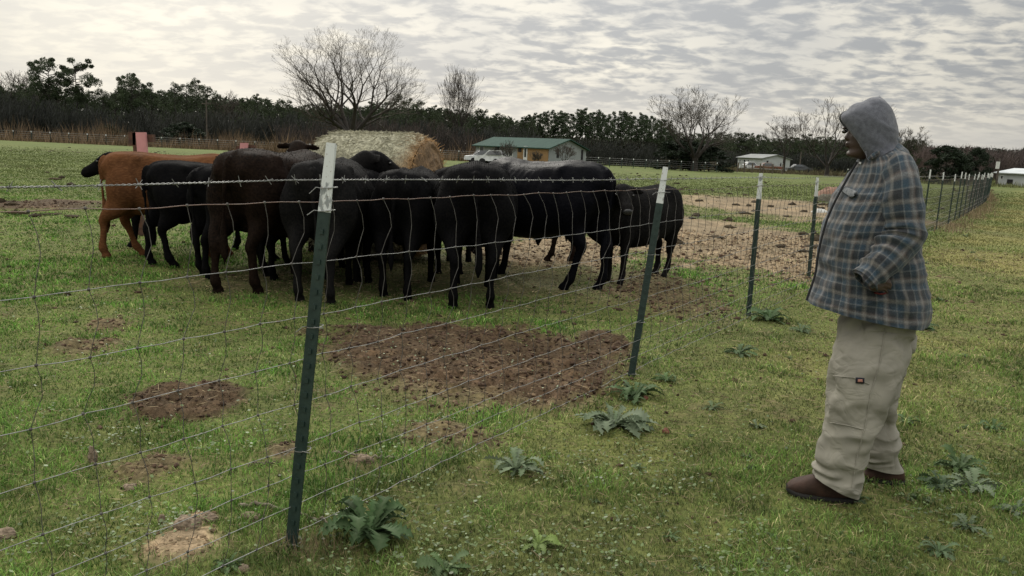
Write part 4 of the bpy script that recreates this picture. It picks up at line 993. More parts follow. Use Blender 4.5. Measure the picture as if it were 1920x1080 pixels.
    lie = np.array([-.9, 0, -.55])+rd.normal(0, .3+curly*.5, (fuzz, 3)); lie -= nrm*(lie*nrm).sum(1)[:, None]; lie /= np.maximum(np.linalg.norm(lie, axis=1, keepdims=True), 1e-3)
    low = P[:, 2] < .12; ln = hair*(.5+rd.random(fuzz))*np.where(low, .2, 1)*np.where(P[:, 2] < .5, .6, 1)
    d_ = lie*.85+nrm*(.38+.3*rd.random(fuzz)[:, None]); tip = P+d_*ln[:, None]; sd_ = np.cross(nrm, lie)*.0032
    Vh = np.stack([P-sd_-nrm*.004, P+sd_-nrm*.004, tip], 1).reshape(-1, 3); Fh = np.arange(fuzz*3).reshape(-1, 3)+len(V)
    me = mesh('body', np.vstack([V, Vh]), [Fq, Fh], None, True)
    return me, dict(pol=pol, fwd=fwd, sid=sid, up=upv)
def loft_h(hs, sid, m, n):
    Q = resamp(hs, m); A, B, hw, e = Q[:, 0:3], Q[:, 3:6], Q[:, 6], Q[:, 7]; c = (A+B)/2; h = (B-A)/2
    th = np.arange(n)*2*np.pi/n; cs, sn = np.cos(th), np.sin(th); ex = (2/e)[:, None]
    V = c[:, None]+h[:, None]*(np.sign(cs)*np.abs(cs)**ex)[..., None]+sid[None, None]*(hw[:, None]*np.sign(sn)*np.abs(sn)**ex)[..., None]
    k = np.arange(n); k2 = (k+1) % n; Fq = np.concatenate([np.stack([i*n+k, i*n+k2, (i+1)*n+k2, (i+1)*n+k], -1) for i in range(m-1)])
    V = np.vstack([V.reshape(-1, 3), c[0], c[-1]])
    T = np.concatenate([np.stack([np.full(n, m*n), k2, k], -1), np.stack([np.full(n, m*n+1), (m-1)*n+k, (m-1)*n+k2], -1)])
    return V, Fq, T, None
def cow(u_, v_, head_dir, size, label, coatk, cat='cow', name='cow', anchor=(-.70, 0), yaw_face=False, **kw):
    """(u,v): pixel of the ground point under the local anchor; head_dir: heading in degrees, 0 = right of photo, 90 = away from camera"""
    me, inf = cow_mesh(**kw); me.materials.clear(); me.materials.append(CO[coatk])
    g_ = G(u_, v_); a = R(head_dir); ax = np.array([math.cos(a), math.sin(a)]); ay = np.array([-math.sin(a), math.cos(a)])
    loc = g_[:2]-(ax*anchor[0]+ay*anchor[1])*size
    t_ = thing(name, (loc[0], loc[1], gz(loc[0], loc[1])[0]-.005), label, cat, 'cattle crowded round the hay bale', a); t_.scale = (size,)*3
    link('body', me, t_)
    pol, fwd, sid, up = inf['pol'], inf['fwd'], inf['sid'], inf['up']
    for s_ in (-1, 1):
        V, Fq = ball(pol+fwd*.165+sid*s_*.112+up*.018, (.020, .020, .017), 10, 8); link('eye', mesh('eye', V, Fq, M_eye, True), t_)
    V, Fq = ball(pol+fwd*.500+up*-.045, (.028, .066, .044), 12, 8, np.array([fwd, sid, up]).T); link('muzzle', mesh('muzzle', V, Fq, M_muzzle, True), t_)
    return t_
SC = 1.0
# far left head: black cow standing behind the orange one
cow(266, 462, 178, .90, 'black cow at far left with only its head and legs showing behind the orange cow', 'black', seed=1, head='level', hx=-.30, legs=(.1, -.15, .1, -.1), anchor=(.57, 0))
cow(222, 482, 20, .95, 'orange brown cow with ribs showing at the left end of the herd', 'orange', seed=2, head='down', legs=(.26, -.16, .1, -.2), hair=.009, fat=.88)
cow(300, 500, 34, .90, 'small black cow overlapping the side of the orange cow', 'black', seed=3, head='bale', hx=-.1, legs=(-.1, .12, .3, .0), fat=1.1)
cow(386, 520, 56, .89, 'slim black cow between the small black cow and the dark brown cow', 'black', seed=4, head='bale', legs=(.05, -.1, .15, 0), fat=1.15)
cow(447, 551, 74, 1.04, 'shaggy dark brown cow seen from behind left of the nearest fence post', 'brown', seed=5, head='bale', legs=(-.12, .05, 0, .1), fat=1.18, hair=.018, tail_sway=.06)
cow(592, 566, 91, 1.0, 'dark grey black cow behind the nearest fence post with its head raised', 'smoky', seed=6, head='mid', hyaw=-62, legs=(.0, -.12, .1, 0), fat=1.2, tail_sway=-.04)
cow(742, 560, 86, .955, 'black cow seen from behind between the nearest post and the widest rump', 'black', seed=7, head='bale', legs=(.05, -.1, 0, 0), fat=1.08, tail_sway=.03)
cow(884, 577, 93, 1.02, 'big black cow seen from behind with wide rump and long tail at herd centre', 'black', seed=8, head='bale', legs=(-.06, .02, .1, 0), fat=1.26, tail_sway=-.05)
cow(1108, 545, 142, 1.06, 'large glossy black bull standing side on with its rump to the right', 'bull', cat='bull', name='bull', seed=9, head='bale', legs=(.22, -.02, -.05, .1), fat=1.12, male=True, hair=.010)
cow(1046, 492, 158, .92, 'dark cow behind the large bull with thin legs under its belly', 'brown', seed=10, head='bale', legs=(.1, -.2, .05, .25), fat=1.0)
cow(1240, 519, 228, .85, 'shaggy curly coated black calf at the right end turning its face to camera', 'smoky', cat='calf', name='calf', seed=11, head='level', hyaw=46, hx=-.38, legs=(.15, -.1, .05, -.1), fat=1.12, hair=.022, curly=.45)
cow(566, 474, 286, .92, 'dark cow facing camera over the backs just left of the bale', 'brown', seed=12, head='up', legs=(0, 0, 0, 0), hyaw=-12, anchor=(.55, 0), fuzz=6000)
cow(840, 514, 88, .96, 'black cow partly hidden left of the big rump at herd centre', 'black', seed=14, head='bale', legs=(0, .1, 0, 0), fuzz=6000)
cow(505, 522, 66, .92, 'black cow whose legs show between the dark brown cow and the nearest post', 'black', seed=15, head='bale', hx=-.1, legs=(.08, -.1, 0, 0), fuzz=6000)
cow(672, 532, 92, .92, 'black cow whose legs show right of the nearest post behind its neighbours', 'black', seed=16, head='bale', hx=-.1, legs=(-.1, .1, 0, 0), fuzz=6000, fat=.8)

# ================================================================ HAY BALE, FEEDER UPRIGHTS, HAY MOUND
def hay_mat():
    m, t, b = mat_base('baled_hay'); tc_ = t.nodes.new('ShaderNodeTexCoord')
    a = t.nodes.new('ShaderNodeAttribute'); a.attribute_name = 'Col'
    n = nnoise(t, 45, 4, stretch=(3, .6, .6)); n2 = nnoise(t, 6, 4)
    c = nmix(t, 1., a.outputs['Color'], nmix(t, nrange(t, n, .3, .7), (.5, .5, .48), (1.45, 1.45, 1.4)), 'MULTIPLY'); c = nmix(t, 1., c, nmix(t, nrange(t, n2, .3, .7), (.75, .75, .75), (1.2, 1.2, 1.2)), 'MULTIPLY')
    t.links.new(c, b.inputs['Base Color']); b.inputs['Roughness'].default_value = .9; nbump(t, b, n, .02); return m
M_hay = hay_mat()
bc = at(708, 10.9); brad = hgt(735, 249, 10.6)/2; blen = 1.46; brz = R(-14)
bale = thing('hay_bale', (bc[0], bc[1], 0), 'big round hay bale lying on its side ringed by the cattle', 'hay bale', None, brz)
nx, na = 110, 180; xs_ = np.linspace(-blen/2, blen/2, nx); an = np.arange(na)*2*np.pi/na
xx, aa = np.meshgrid(xs_, an, indexing='ij'); rr_ = brad*(1-.10*sstep(blen/2-.22, blen/2, np.abs(xx)))
ca, sa = np.cos(aa), np.sin(aa)
rr_ = rr_*(1+.10*(fbm(xx*1.2, ca*1.6+3, sa*1.6, 3, 5)-.5))+.018*(fbm(xx*14, ca*9, sa*9, 3, 6)-.5)+.012*(noise(xx*30, ca*6, sa*6, 7)-.5)
V = np.stack([xx, rr_*ca, brad+rr_*sa*.98], -1).reshape(-1, 3); k = np.arange(na); k2 = (k+1) % na
Fq = np.concatenate([np.stack([i*na+k, i*na+k2, (i+1)*na+k2, (i+1)*na+k], -1) for i in range(nx-1)])
e_ = fbm(xx.ravel()*2.4, ca.ravel()*2, sa.ravel()*2, 3, 8)
brown = sstep(blen/2-.26, blen/2+.05, xx.ravel()+.5*(e_-.5))[:, None]
Cc = np.array([.36, .35, .262])*(.75+.5*fbm(xx.ravel()*4, ca.ravel()*5, sa.ravel()*5, 3, 9)[:, None]); Cc = Cc+(np.array([.26, .16, .075])-Cc)*brown
blu = np.exp(-((xx.ravel()+.58)/.09)**2-((aa.ravel()-R(222))/.10)**2)[:, None]; Cc = Cc+(np.array([.12, .30, .33])-Cc)*blu*.6
link('bale_side', mesh('bale_side', V, Fq, M_hay, True, {'Col': Cc}), bale)
for s_ in (-1, 1):
    nr = 40; rho = np.linspace(1, 0, nr); VV = []; CC = []
    R0 = rr_[0 if s_ < 0 else -1]
    for i, q_ in enumerate(rho):
        bulge = .10*(1-q_**2)+.03*(noise(q_*18+an*0, an*2.2, s=4)-.5)+.05*(fbm(q_*5*np.cos(an), q_*5*np.sin(an), s=12)-.5)*(q_ < 1)
        VV.append(np.stack([s_*(blen/2+bulge*(q_ < 1)), R0*q_*np.cos(an), brad+R0*q_*np.sin(an)*.98], -1) if False else np.stack([s_*(blen/2+bulge), R0*q_*np.cos(an), brad+R0*q_*np.sin(an)*.98], -1))
        CC.append(np.array([.20, .125, .062])*(.55+.75*fbm(q_*7*np.cos(an), q_*7*np.sin(an), s=13)[:, None]))
    V = np.concatenate(VV); Fq = np.concatenate([np.stack([i*na+k, i*na+k2, (i+1)*na+k2, (i+1)*na+k], -1) for i in range(nr-1)])
    link('bale_end', mesh('bale_end', V, Fq, M_hay, True, {'Col': np.concatenate(CC)}), bale)
# loose stalks standing off the bale
n = 26000; xq = (rng.random(n)-.5)*blen*1.02; aq = rng.random(n)*6.283; i_ = np.clip(((xq/blen+.5)*nx).astype(int), 0, nx-1); j_ = (aq/6.283*na).astype(int) % na; rq = rr_[i_, j_]
P0 = np.stack([xq, rq*np.cos(aq), brad+rq*np.sin(aq)*.98], 1); nrm = np.stack([0*xq, np.cos(aq), np.sin(aq)], 1); tn = np.stack([rng.normal(0, .6, n), -np.sin(aq)*rng.choice([-1, 1], n), np.cos(aq)], 1)
P1 = P0+(tn*.9+nrm*(.12+.42*rng.random((n, 1))**2))*(.03+.06*rng.random((n, 1)))
C = np.array([.38, .365, .27])*(.45+.95*rng.random(n))[:, None]; C = C+(np.array([.30, .18, .08])-C)*sstep(blen/2-.3, blen/2, xq)[:, None]
V, Fq = tubes(P0, P1, .0032, .0018, 3); o = link('loose_stalks', mesh('loose_stalks', V, Fq, attr_mat('stalk', rough=.85), False, {'Col': np.repeat(C, 6, axis=0)}), bale); o['kind'] = 'stuff'
M_pink = simple('faded_red_paint', (.60, .28, .28), (.48, .22, .22), 5, .55, lo=.3, hi=.7); M_rusty = simple('rusty_steel', (.06, .035, .028), (.11, .055, .035), 14, .85, .004)
def upright(uL, uR, vt, vb, D, label, leanpx, bits):
    b0 = at((uL+uR)/2, D); t_ = thing('feeder_upright', b0, label, 'feeder post', 'red feeder uprights')
    def prism(name, u0, u1, v0, v1, dy0, dy1, m_, par, sh=0., down=False):
        P = []
        for dy in (dy0, dy1):
            for (uu, vv) in ((u0, v1), (u1, v1), (u1+sh, v0), (u0+sh, v0)): P.append(S(uu, vv, D)+np.array([0, dy, 0])-b0)
        P = np.array(P)
        if down: P[[0, 1, 4, 5], 2] = .95 if name == 'panel' else 0
        mb = MB(); mb.add(P, np.array([(0,1,2,3),(4,7,6,5),(0,4,5,1),(1,5,6,2),(2,6,7,3),(3,7,4,0)])); return mb.build(name, m_, par)
    prism('panel', uL, uR, vt, vb, 0, .05, M_pink, t_, leanpx, True)
    for (nm, u0, u1, v0, v1, sh, dn) in bits: prism(nm, u0, u1, v0, v1, .06, .16, M_rusty, t_, sh, dn)
    return t_
upright(259, 277, 248, 288, 11.9, 'faded red steel upright rising behind the orange cow with dark rusty side pieces', -5, [('rusty_bracket', 250, 259, 249, 288, -6, True), ('side_plate', 237, 250, 247, 272, 0, False), ('side_plate', 273, 283, 252, 266, -1, False), ('strut', 247, 262, 248, 253, 0, False)])
upright(446, 460, 268, 285, 11.9, 'shorter faded red steel upright behind the dark brown cow', 4, [('side_plate', 438, 446, 274, 284, 2, False), ('rusty_bracket', 462, 474, 272, 278, 0, False)])
def mound(u0, u1, vt, vb, label, c1, c2, name, cat, D=None):
    a = G(u0, vb); b_ = G(u1, vb); c = (a+b_)/2; D = c[1]; w_ = abs(b_[0]-a[0])/2; hh = hgt((u0+u1)/2, vt, D+w_*.3)
    th = np.arange(40)/40*6.283; VV = []; rho = np.linspace(1, 0, 14)
    for q_ in rho: VV.append(np.stack([w_*q_*np.cos(th), w_*.8*q_*np.sin(th), hh*(1-q_**2.4)*(1+.35*(fbm(q_*4*np.cos(th)+c[0], q_*4*np.sin(th), s=33)-.5))-.02*(q_ == 1)], -1))
    V = np.concatenate(VV); k = np.arange(40); Fq = np.concatenate([np.stack([i*40+k, i*40+(k+1) % 40, (i+1)*40+(k+1) % 40, (i+1)*40+k], -1) for i in range(13)])
    V[:, :2] += (fbm(V[:, 0]*9, V[:, 1]*9, V[:, 2]*9, 2, 4)[:, None]-.5)*.12*w_
    o = link(name, mesh(name, V, Fq, simple(name+'_mat', c1, c2, 9, .95, .03, 30), True)); o.location = (c[0], c[1], gz(c[0], c[1])[0]); return tag(o, label, cat)
mound(1536, 1584, 351, 370, 'reddish tan heap of old hay behind the fourth post beside the man', (.26, .155, .115), (.17, .105, .08), 'hay_heap', 'hay heap')
mound(1530, 1570, 364, 378, 'low grey mound of weathered hay in front of the reddish heap', (.10, .095, .07), (.06, .055, .04), 'hay_heap', 'hay heap')
mound(1524, 1550, 392, 399, 'whitish scrap of bale wrap on the tan hay left of the man', (.5, .5, .48), (.35, .35, .33), 'plastic_scrap', 'plastic scrap')

# ================================================================ THE MAN
YM = 3.78
base_p = G(1640, 915)
MO = np.array([S(1640, 600, YM)[0], YM, 0])
MO = MO*1.0; MO[1] = 3.63; man = thing('person', tuple(MO), 'heavy man in grey hood, blue plaid jacket, khaki trousers and brown boots beside the fence', 'person')
def pr(a, b_, y, hw, e=2.2, y2=None):
    k_ = min(1, hw/.25); a = (a[0]+9*k_, a[1]); b_ = (b_[0]-18*k_, b_[1])
    return np.concatenate([S(*a, y), S(*b_, y if y2 is None else y2), [hw*.96, e]])
def gnorm(V, m, n):
    g_ = V[:m*n].reshape(m, n, 3); du = np.roll(g_, -1, 1)-np.roll(g_, 1, 1); dv = np.gradient(g_, axis=0); nn = np.cross(du, dv)
    nn /= np.maximum(np.linalg.norm(nn, axis=2, keepdims=True), 1e-9); c = g_.mean(1, keepdims=True)
    s_ = np.sign(((g_-c)*nn).sum(2).mean()); return (nn*s_).reshape(-1, 3)
def plaid_mat(name):
    m, t, b = mat_base(name); uvn = t.nodes.new('ShaderNodeUVMap'); sx = t.nodes.new('ShaderNodeSeparateXYZ'); t.links.new(uvn.outputs[0], sx.inputs[0])
    def band(src, sc, off):
        fr = nmath(t, 'FRACT', nmath(t, 'ADD', nmath(t, 'MULTIPLY', src, sc*1.3), off)); r = t.nodes.new('ShaderNodeValToRGB'); t.links.new(fr, r.inputs[0])
        e = r.color_ramp.elements
        stops = [(0, (.040, .044, .050)), (.13, (.044, .048, .052)), (.17, (.20, .19, .175)), (.20, (.28, .265, .24)), (.25, (.20, .19, .175)), (.29, (.052, .080, .105)), (.40, (.05, .085, .12)), (.44, (.22, .235, .24)), (.46, (.06, .08, .095)), (.58, (.040, .042, .045)), (.63, (.17, .14, .125)), (.68, (.30, .295, .28)), (.73, (.17, .165, .16)), (.77, (.05, .080, .108)), (.88, (.055, .09, .12)), (.92, (.23, .24, .24)), (.94, (.050, .054, .058)), (1, (.040, .044, .050))]
        while len(e) < len(stops): e.new(.5)
        for el, (p_, c_) in zip(e, stops): el.position = p_
        for el, (p_, c_) in zip(e, stops): el.color = (*c_, 1)
        return r.outputs[0]
    n_ = nnoise(t, 9, 3); wob = nmath(t, 'MULTIPLY', nmath(t, 'SUBTRACT', n_, .5), .018)
    a = band(nmath(t, 'ADD', sx.outputs[0], wob), 4.6, .1); c = band(nmath(t, 'ADD', sx.outputs[1], wob), 4.6, .3)
    tw = nmath(t, 'FRACT', nmath(t, 'MULTIPLY', nmath(t, 'ADD', sx.outputs[0], sx.outputs[1]), 260.)); tw = nmath(t, 'ADD', nmath(t, 'MULTIPLY', tw, .3), .35)
    cc = nmix(t, tw, a, c); cc = nmix(t, 1., cc, nmix(t, nrange(t, nnoise(t, 160, 3), .3, .7), (.72, .72, .72), (1.28, 1.28, 1.28)), 'MULTIPLY')
    cc = nmix(t, 1., cc, (.64, .64, .66), 'MULTIPLY')
    t.links.new(cc, b.inputs['Base Color']); b.inputs['Roughness'].default_value = .9; b.inputs['Specular IOR Level'].default_value = .12
    b.inputs['Sheen Weight'].default_value = .15; nbump(t, b, nnoise(t, 240, 2), .0015); return m
M_plaid = plaid_mat('plaid_flannel')
M_fleece = simple('grey_sweatshirt', (.120, .126, .150), (.082, .087, .106), 60, .95, .002, 300, spec=.1, sheen=.2)
M_khaki = simple('khaki_twill', (.262, .250, .212), (.215, .206, .176), 7, .9, .0012, 420, spec=.12)
t = M_khaki.node_tree; b = t.nodes['Principled BSDF']
for l_ in list(b.inputs['Normal'].links): t.links.remove(l_)
n1 = nnoise(t, 3.8, 2, stretch=(1, 1, .9), dist=1.0); n2 = nnoise(t, 9, 2, stretch=(.8, 1, 1.5), dist=.8)
cr = nmath(t, 'ADD', nmath(t, 'ABSOLUTE', nmath(t, 'SUBTRACT', n1, .5)), nmath(t, 'MULTIPLY', nmath(t, 'ABSOLUTE', nmath(t, 'SUBTRACT', n2, .5)), .5))
nbump(t, b, nmath(t, 'MINIMUM', cr, .14), .06, .45)
M_skin = simple('dark_skin', (.050, .028, .020), (.034, .019, .014), 12, .5, .001, 120, spec=.4)
M_boot = simple('brown_boot_leather', (.060, .034, .025), (.032, .020, .016), 14, .72, .002, 60, spec=.2)
M_sole = simple('black_rubber', (.018, .017, .016), None, 9, .8)
M_lining = simple('dark_lining', (.025, .026, .030), None, 20, .9)
M_red = simple('dark_red_cuff', (.16, .022, .022), (.10, .016, .016), 30, .8)
S0 = S
def S(u, v, y): return S0(u, v, 3.47+(y-3.60)*.9)
# ---- torso of the shirt jacket
T_ = [pr((1626, 289), (1676, 262), 3.78, .085), pr((1618, 294), (1690, 270), 3.78, .12), pr((1608, 304), (1702, 284), 3.78, .185), pr((1597, 322), (1711, 305), 3.78, .235), pr((1584, 345), (1718, 330), 3.78, .250), pr((1568, 375), (1724, 362), 3.78, .25),
      pr((1553, 408), (1727, 398), 3.78, .25), pr((1542, 445), (1729, 438), 3.78, .255), pr((1534, 482), (1732, 478), 3.78, .26), pr((1530, 512), (1737, 518), 3.78, .265), pr((1523, 538), (1741, 555), 3.78, .27), pr((1514, 562), (1739, 590), 3.78, .275), pr((1512, 570), (1736, 606), 3.78, .275)]
m_, n_ = 170, 200
V, Fq, T, uv = loft(T_, m_, n_)
nn = gnorm(V, m_, n_); P = V[:m_*n_]
q = P@np.array([[1, 0, 0], [0, 1, 0], [0, 0, 1.]])
x_, y_, z_ = q[:, 0]-MO[0], q[:, 1]-MO[1], q[:, 2]
def ridg(a): return 1-np.abs(a-.5)*2
low = sstep(1.15, .85, z_); fold = (ridg(fbm(x_*7+z_*2.2, y_*7, z_*1.6, 3, 91))-.75)*(.022+.030*low)+(ridg(fbm(x_*3+z_*6, y_*4, z_*9-x_*5, 3, 92))-.75)*.022+(fbm(x_*3, y_*3, z_*3, 2, 93)-.5)*.03
dm = fold*sstep(0, .06, np.abs(z_-z_.max()))
V[:m_*n_] = P+nn*dm[:, None]
uv = uv*np.array([1.62, 1]); uv[:, 0] += .02*np.sin(uv[:, 1]*9)
jk = MB(); jk.add(V, Fq, uv); JT = V.copy()
def sleeve(flip):
    A = [pr((1662, 304), (1690, 298), 3.66, .05), pr((1655, 320), (1710, 318), 3.61, .088), pr((1649, 345), (1722, 340), 3.565, .108), pr((1648, 385), (1729, 378), 3.54, .112), pr((1652, 418), (1733, 422), 3.525, .11), pr((1655, 436), (1730, 462), 3.51, .105), pr((1645, 450), (1706, 488), 3.49, .095), pr((1633, 468), (1682, 508), 3.475, .082), pr((1620, 488), (1660, 523), 3.465, .070), pr((1610, 505), (1642, 536), 3.46, .062), pr((1606, 512), (1634, 543), 3.46, .060)]
    m2, n2 = 120, 72; V, Fq, T, uv = loft(A, m2, n2, cap=False); nn = gnorm(V, m2, n2); P = V
    x_, y_, z_ = P[:, 0]-MO[0], P[:, 1]-MO[1], P[:, 2]; t_ = np.repeat(np.linspace(0, 1, m2), n2); th = np.tile(np.arange(n2)/n2*6.283, m2)
    el = np.exp(-((t_-.56)/.13)**2)
    f_ = (ridg(fbm(x_*4, y_*4, z_*5+t_*9, 3, 71))-.72)*.030+(fbm(x_*6, y_*6, z_*6, 2, 72)-.5)*.02+el*.010*np.sin(t_*80+np.cos(th)*1.5)*(.4+.6*np.cos(th-3.0)).clip(0)+.008*np.exp(-((t_-.93)/.012)**2)
    V = P+nn*f_[:, None]
    if flip: V = V.copy(); V[:, 1] = 2*3.632-V[:, 1]; V[:, 0] += .13
    jk.add(V, Fq if not flip else Fq[:, ::-1], uv*np.array([.55, 1])+np.array([.3, .1])); return V
SV = sleeve(False); sleeve(True)
jacket = jk.build('plaid_jacket', M_plaid, man, off=MO, smooth=True)
sm = jacket.modifiers.new('thick', 'SOLIDIFY'); sm.thickness = .006; sm.offset = -1
def pix(P):
    d_ = (P-np.array([0, 0, CH])) @ CR; return np.stack([960-F*d_[:, 0]/d_[:, 2], 540+F*d_[:, 1]/d_[:, 2]], 1)
def decal(name, mat_, verts, quad, nu=10, nv=6, off=.004, th=.004, parent=None):
    """patch of cloth lying on the camera side of a surface; quad = 4 pixel corners"""
    uvp = pix(verts); near = verts[:, 1]; c = [np.array(q_, float) for q_ in quad]; G_ = []
    for j in range(nv+1):
        for i in range(nu+1):
            a, b_ = i/nu, j/nv; px = (c[0]*(1-a)+c[1]*a)*(1-b_)+(c[3]*(1-a)+c[2]*a)*b_
            d_ = ((uvp-px)**2).sum(1); k_ = np.argsort(d_)[:14]; k_ = k_[d_[k_] < 60] if (d_[k_] < 60).any() else k_[:3]
            y0 = near[k_].min(); G_.append(S0(px[0], px[1], y0-off))
    G_ = np.array(G_).reshape(nv+1, nu+1, 3)
    for _ in range(3):
        H_ = G_.copy(); H_[1:-1] = (G_[:-2]+2*G_[1:-1]+G_[2:])/4; H_[:, 1:-1] = (H_[:, :-2]+2*H_[:, 1:-1]+H_[:, 2:])/4; G_[..., 1] = H_[..., 1]
    Fr = G_.reshape(-1, 3); Bk = Fr+np.array([0, th, 0]); k = (np.arange(nv)[:, None]*(nu+1)+np.arange(nu)).ravel(); w_ = nu+1; N_ = len(Fr)
    Fs = [np.stack([k, k+1, k+1+w_, k+w_], -1), np.stack([k+N_, k+w_+N_, k+1+w_+N_, k+1+N_], -1)]
    top = np.arange(nu); bot = nv*w_+np.arange(nu); l_ = np.arange(nv)*w_; r_ = l_+nu
    Fs += [np.stack([top, top+N_, top+1+N_, top+1], -1), np.stack([bot, bot+1, bot+1+N_, bot+N_], -1), np.stack([l_, l_+w_, l_+w_+N_, l_+N_], -1), np.stack([r_, r_+N_, r_+w_+N_, r_+w_], -1)]
    uv_ = np.stack([np.concatenate([Fr[:, 0], Bk[:, 0]]), np.concatenate([Fr[:, 2], Bk[:, 2]])], 1)
    return link(name, mesh(name, np.vstack([Fr, Bk])-MO, Fs, mat_, True, uv=uv_), parent or man)
M_flap = simple('pale_flannel', (.17, .18, .19), (.08, .09, .10), 60, .9)  # plain flap cloth, paler than most of the plaid
decal('pocket_flap', M_flap, JT, [(1580, 346), (1609, 360), (1597, 371), (1576, 356)], 8, 4, .010, .006, jacket)
decal('button', M_trim, JT, [(1611, 303), (1615, 304), (1614.5, 308), (1610.5, 307)], 3, 3, .012, .004, jacket)
# collar: a rolled band round the hood's foot
cl = [S(1628, 299, 3.66), S(1640, 291, 3.655), S(1655, 282, 3.66), S(1672, 272, 3.69), S(1684, 266, 3.76), S(1680, 266, 3.86), S(1655, 278, 3.90), S(1630, 294, 3.89), S(1618, 302, 3.80)]
cq = resamp(np.array(cl), 70); V, Fq = path(cq, .002+.012*np.sin(np.linspace(0, np.pi, 70))**.4, 14); V = np.stack([V[:, 0], V[:, 1], cq[:, 2].repeat(14)+(V[:, 2]-cq[:, 2].repeat(14))*1.3], 1)
uvc = np.stack([np.tile(np.arange(14)*.01, 70), np.repeat(np.arange(70)*.012, 14)], 1); mb = MB(); mb.add(V, Fq, uvc); mb.build('collar', M_plaid, jacket, off=MO, smooth=True)
# opened front edge, dark lining showing
fe = [S(u_, v_, y_) for u_, v_, y_ in ((1607, 304, 3.785), (1596, 322, 3.785), (1583, 345, 3.785), (1567, 375, 3.785), (1552, 408, 3.785), (1541, 445, 3.785), (1533, 482, 3.785), (1529, 512, 3.785), (1521, 538, 3.785), (1512, 563, 3.785))]
fe = resamp(np.array(fe), 50); V, Fq = path(fe, .0055, 8); mb = MB(); mb.add(V, Fq); mb.build('front_edge', M_lining, jacket, off=MO, smooth=True)
hp_ = [S(u_, v_, y_) for u_, v_, y_ in ((1513, 568, 3.68), (1540, 582, 3.56), (1580, 596, 3.515), (1630, 604, 3.505), (1690, 610, 3.52), (1728, 609, 3.60), (1737, 606, 3.72))]
hp_ = resamp(np.array(hp_), 60)
# ---- trousers
def legs_loft(L_, seed):
    m3, n3 = 150, 84; V, Fq, T, uv = loft(L_, m3, n3, cap=False); nn = gnorm(V, m3, n3); P = V; x_, y_, z_ = P[:, 0]-MO[0], P[:, 1], P[:, 2]
    t_ = np.repeat(np.linspace(0, 1, m3), n3); th = np.tile(np.arange(n3)/n3*6.283, m3)
    f_ = (ridg(fbm(x_*3+z_*4, y_*4, z_*4-x_*4, 3, seed))-.74)*.070+(ridg(fbm(x_*9, y_*9, z_*1.8, 2, seed+1))-.74)*.016+(fbm(x_*4, y_*4, z_*4, 2, seed+2)-.5)*.02
    f_ += np.exp(-((t_-.86)/.06)**2)*.010*np.sin(t_*62+np.cos(th)*2.6+x_*20)*(.35-.65*np.cos(th)).clip(0)+np.exp(-((t_-.10)/.08)**2)*.008*np.sin(t_*70+x_*30)
    return P+nn*f_[:, None], Fq, uv
NL = [pr((1586, 575), (1722, 590), 3.77, .20, 2.3), pr((1583, 600), (1716, 612), 3.76, .205, 2.3), pr((1571, 635), (1709, 645), 3.72, .185), pr((1566, 665), (1702, 678), 3.67, .155), pr((1560, 705), (1689, 716), 3.63, .135), pr((1557, 745), (1668, 752), 3.61, .125), pr((1554, 790), (1649, 797), 3.60, .115), pr((1545, 822), (1636, 832), 3.60, .108), pr((1535, 848), (1624, 862), 3.60, .104), pr((1533, 868), (1616, 890), 3.60, .102), pr((1529, 885), (1609, 912), 3.60, .10), pr((1526, 893), (1603, 926), 3.60, .098)]
FL = [pr((1600, 590), (1716, 600), 3.80, .18), pr((1606, 640), (1708, 645), 3.84, .16), pr((1606, 690), (1700, 692), 3.85, .14), pr((1616, 735), (1680, 732), 3.85, .105), pr((1630, 775), (1676, 772), 3.85, .088), pr((1628, 810), (1680, 810), 3.85, .088), pr((1619, 840), (1689, 838), 3.85, .095), pr((1616, 858), (1688, 862), 3.85, .095), pr((1615, 872), (1689, 880), 3.85, .095)]
tr = MB(); Vn, Fq, uv = legs_loft(NL, 81); tr.add(Vn, Fq, uv); Vf, Fq, uv = legs_loft(FL, 84); tr.add(Vf, Fq, uv)
trous = tr.build('trousers', M_khaki, man, off=MO, smooth=True); sm = trous.modifiers.new('thick', 'SOLIDIFY'); sm.thickness = .005; sm.offset = -1
M_navy = simple('navy_patch', (.012, .012, .02), None, 9, .8); M_emb = simple('emblem_thread', (.36, .17, .13), None, 9, .8)
pt = decal('label_patch', M_navy, Vn, [(1605, 708), (1621, 709), (1620.5, 719.5), (1604.5, 718.5)], 4, 3, .004, .003, trous)
decal('emblem', M_emb, Vn, [(1609, 711.5), (1617, 711.5), (1618, 716.5), (1608.5, 716.5)], 4, 3, .009, .002, trous)
def seam(P_, nm='seam'):
    Q = [];
    for a, b_ in zip(P_[:-1], P_[1:]):
        for k_ in range(8): Q.append((a[0]+(b_[0]-a[0])*k_/8, a[1]+(b_[1]-a[1])*k_/8))
    uvp = pix(Vn); W_ = []
    for px in Q:
        d_ = ((uvp-np.array(px))**2).sum(1); k_ = np.argsort(d_)[:12]; W_.append(S0(px[0], px[1], Vn[k_, 1].min()-.001))
    W_ = np.array(W_); W_[1:-1, 1] = (W_[:-2, 1]+W_[1:-1, 1]+W_[2:, 1])/3
    V, Fq = path(W_, .0022, 5); mb = MB(); mb.add(V, Fq); mb.build(nm, M_khaki, trous, off=MO, smooth=True)
seam([(1562, 705), (1600, 708), (1634, 722)]); seam([(1556, 792), (1590, 798), (1622, 806)]); seam([(1660, 615), (1650, 680), (1632, 740), (1622, 800), (1606, 860), (1596, 922)]); seam([(1616, 604), (1620, 628)])
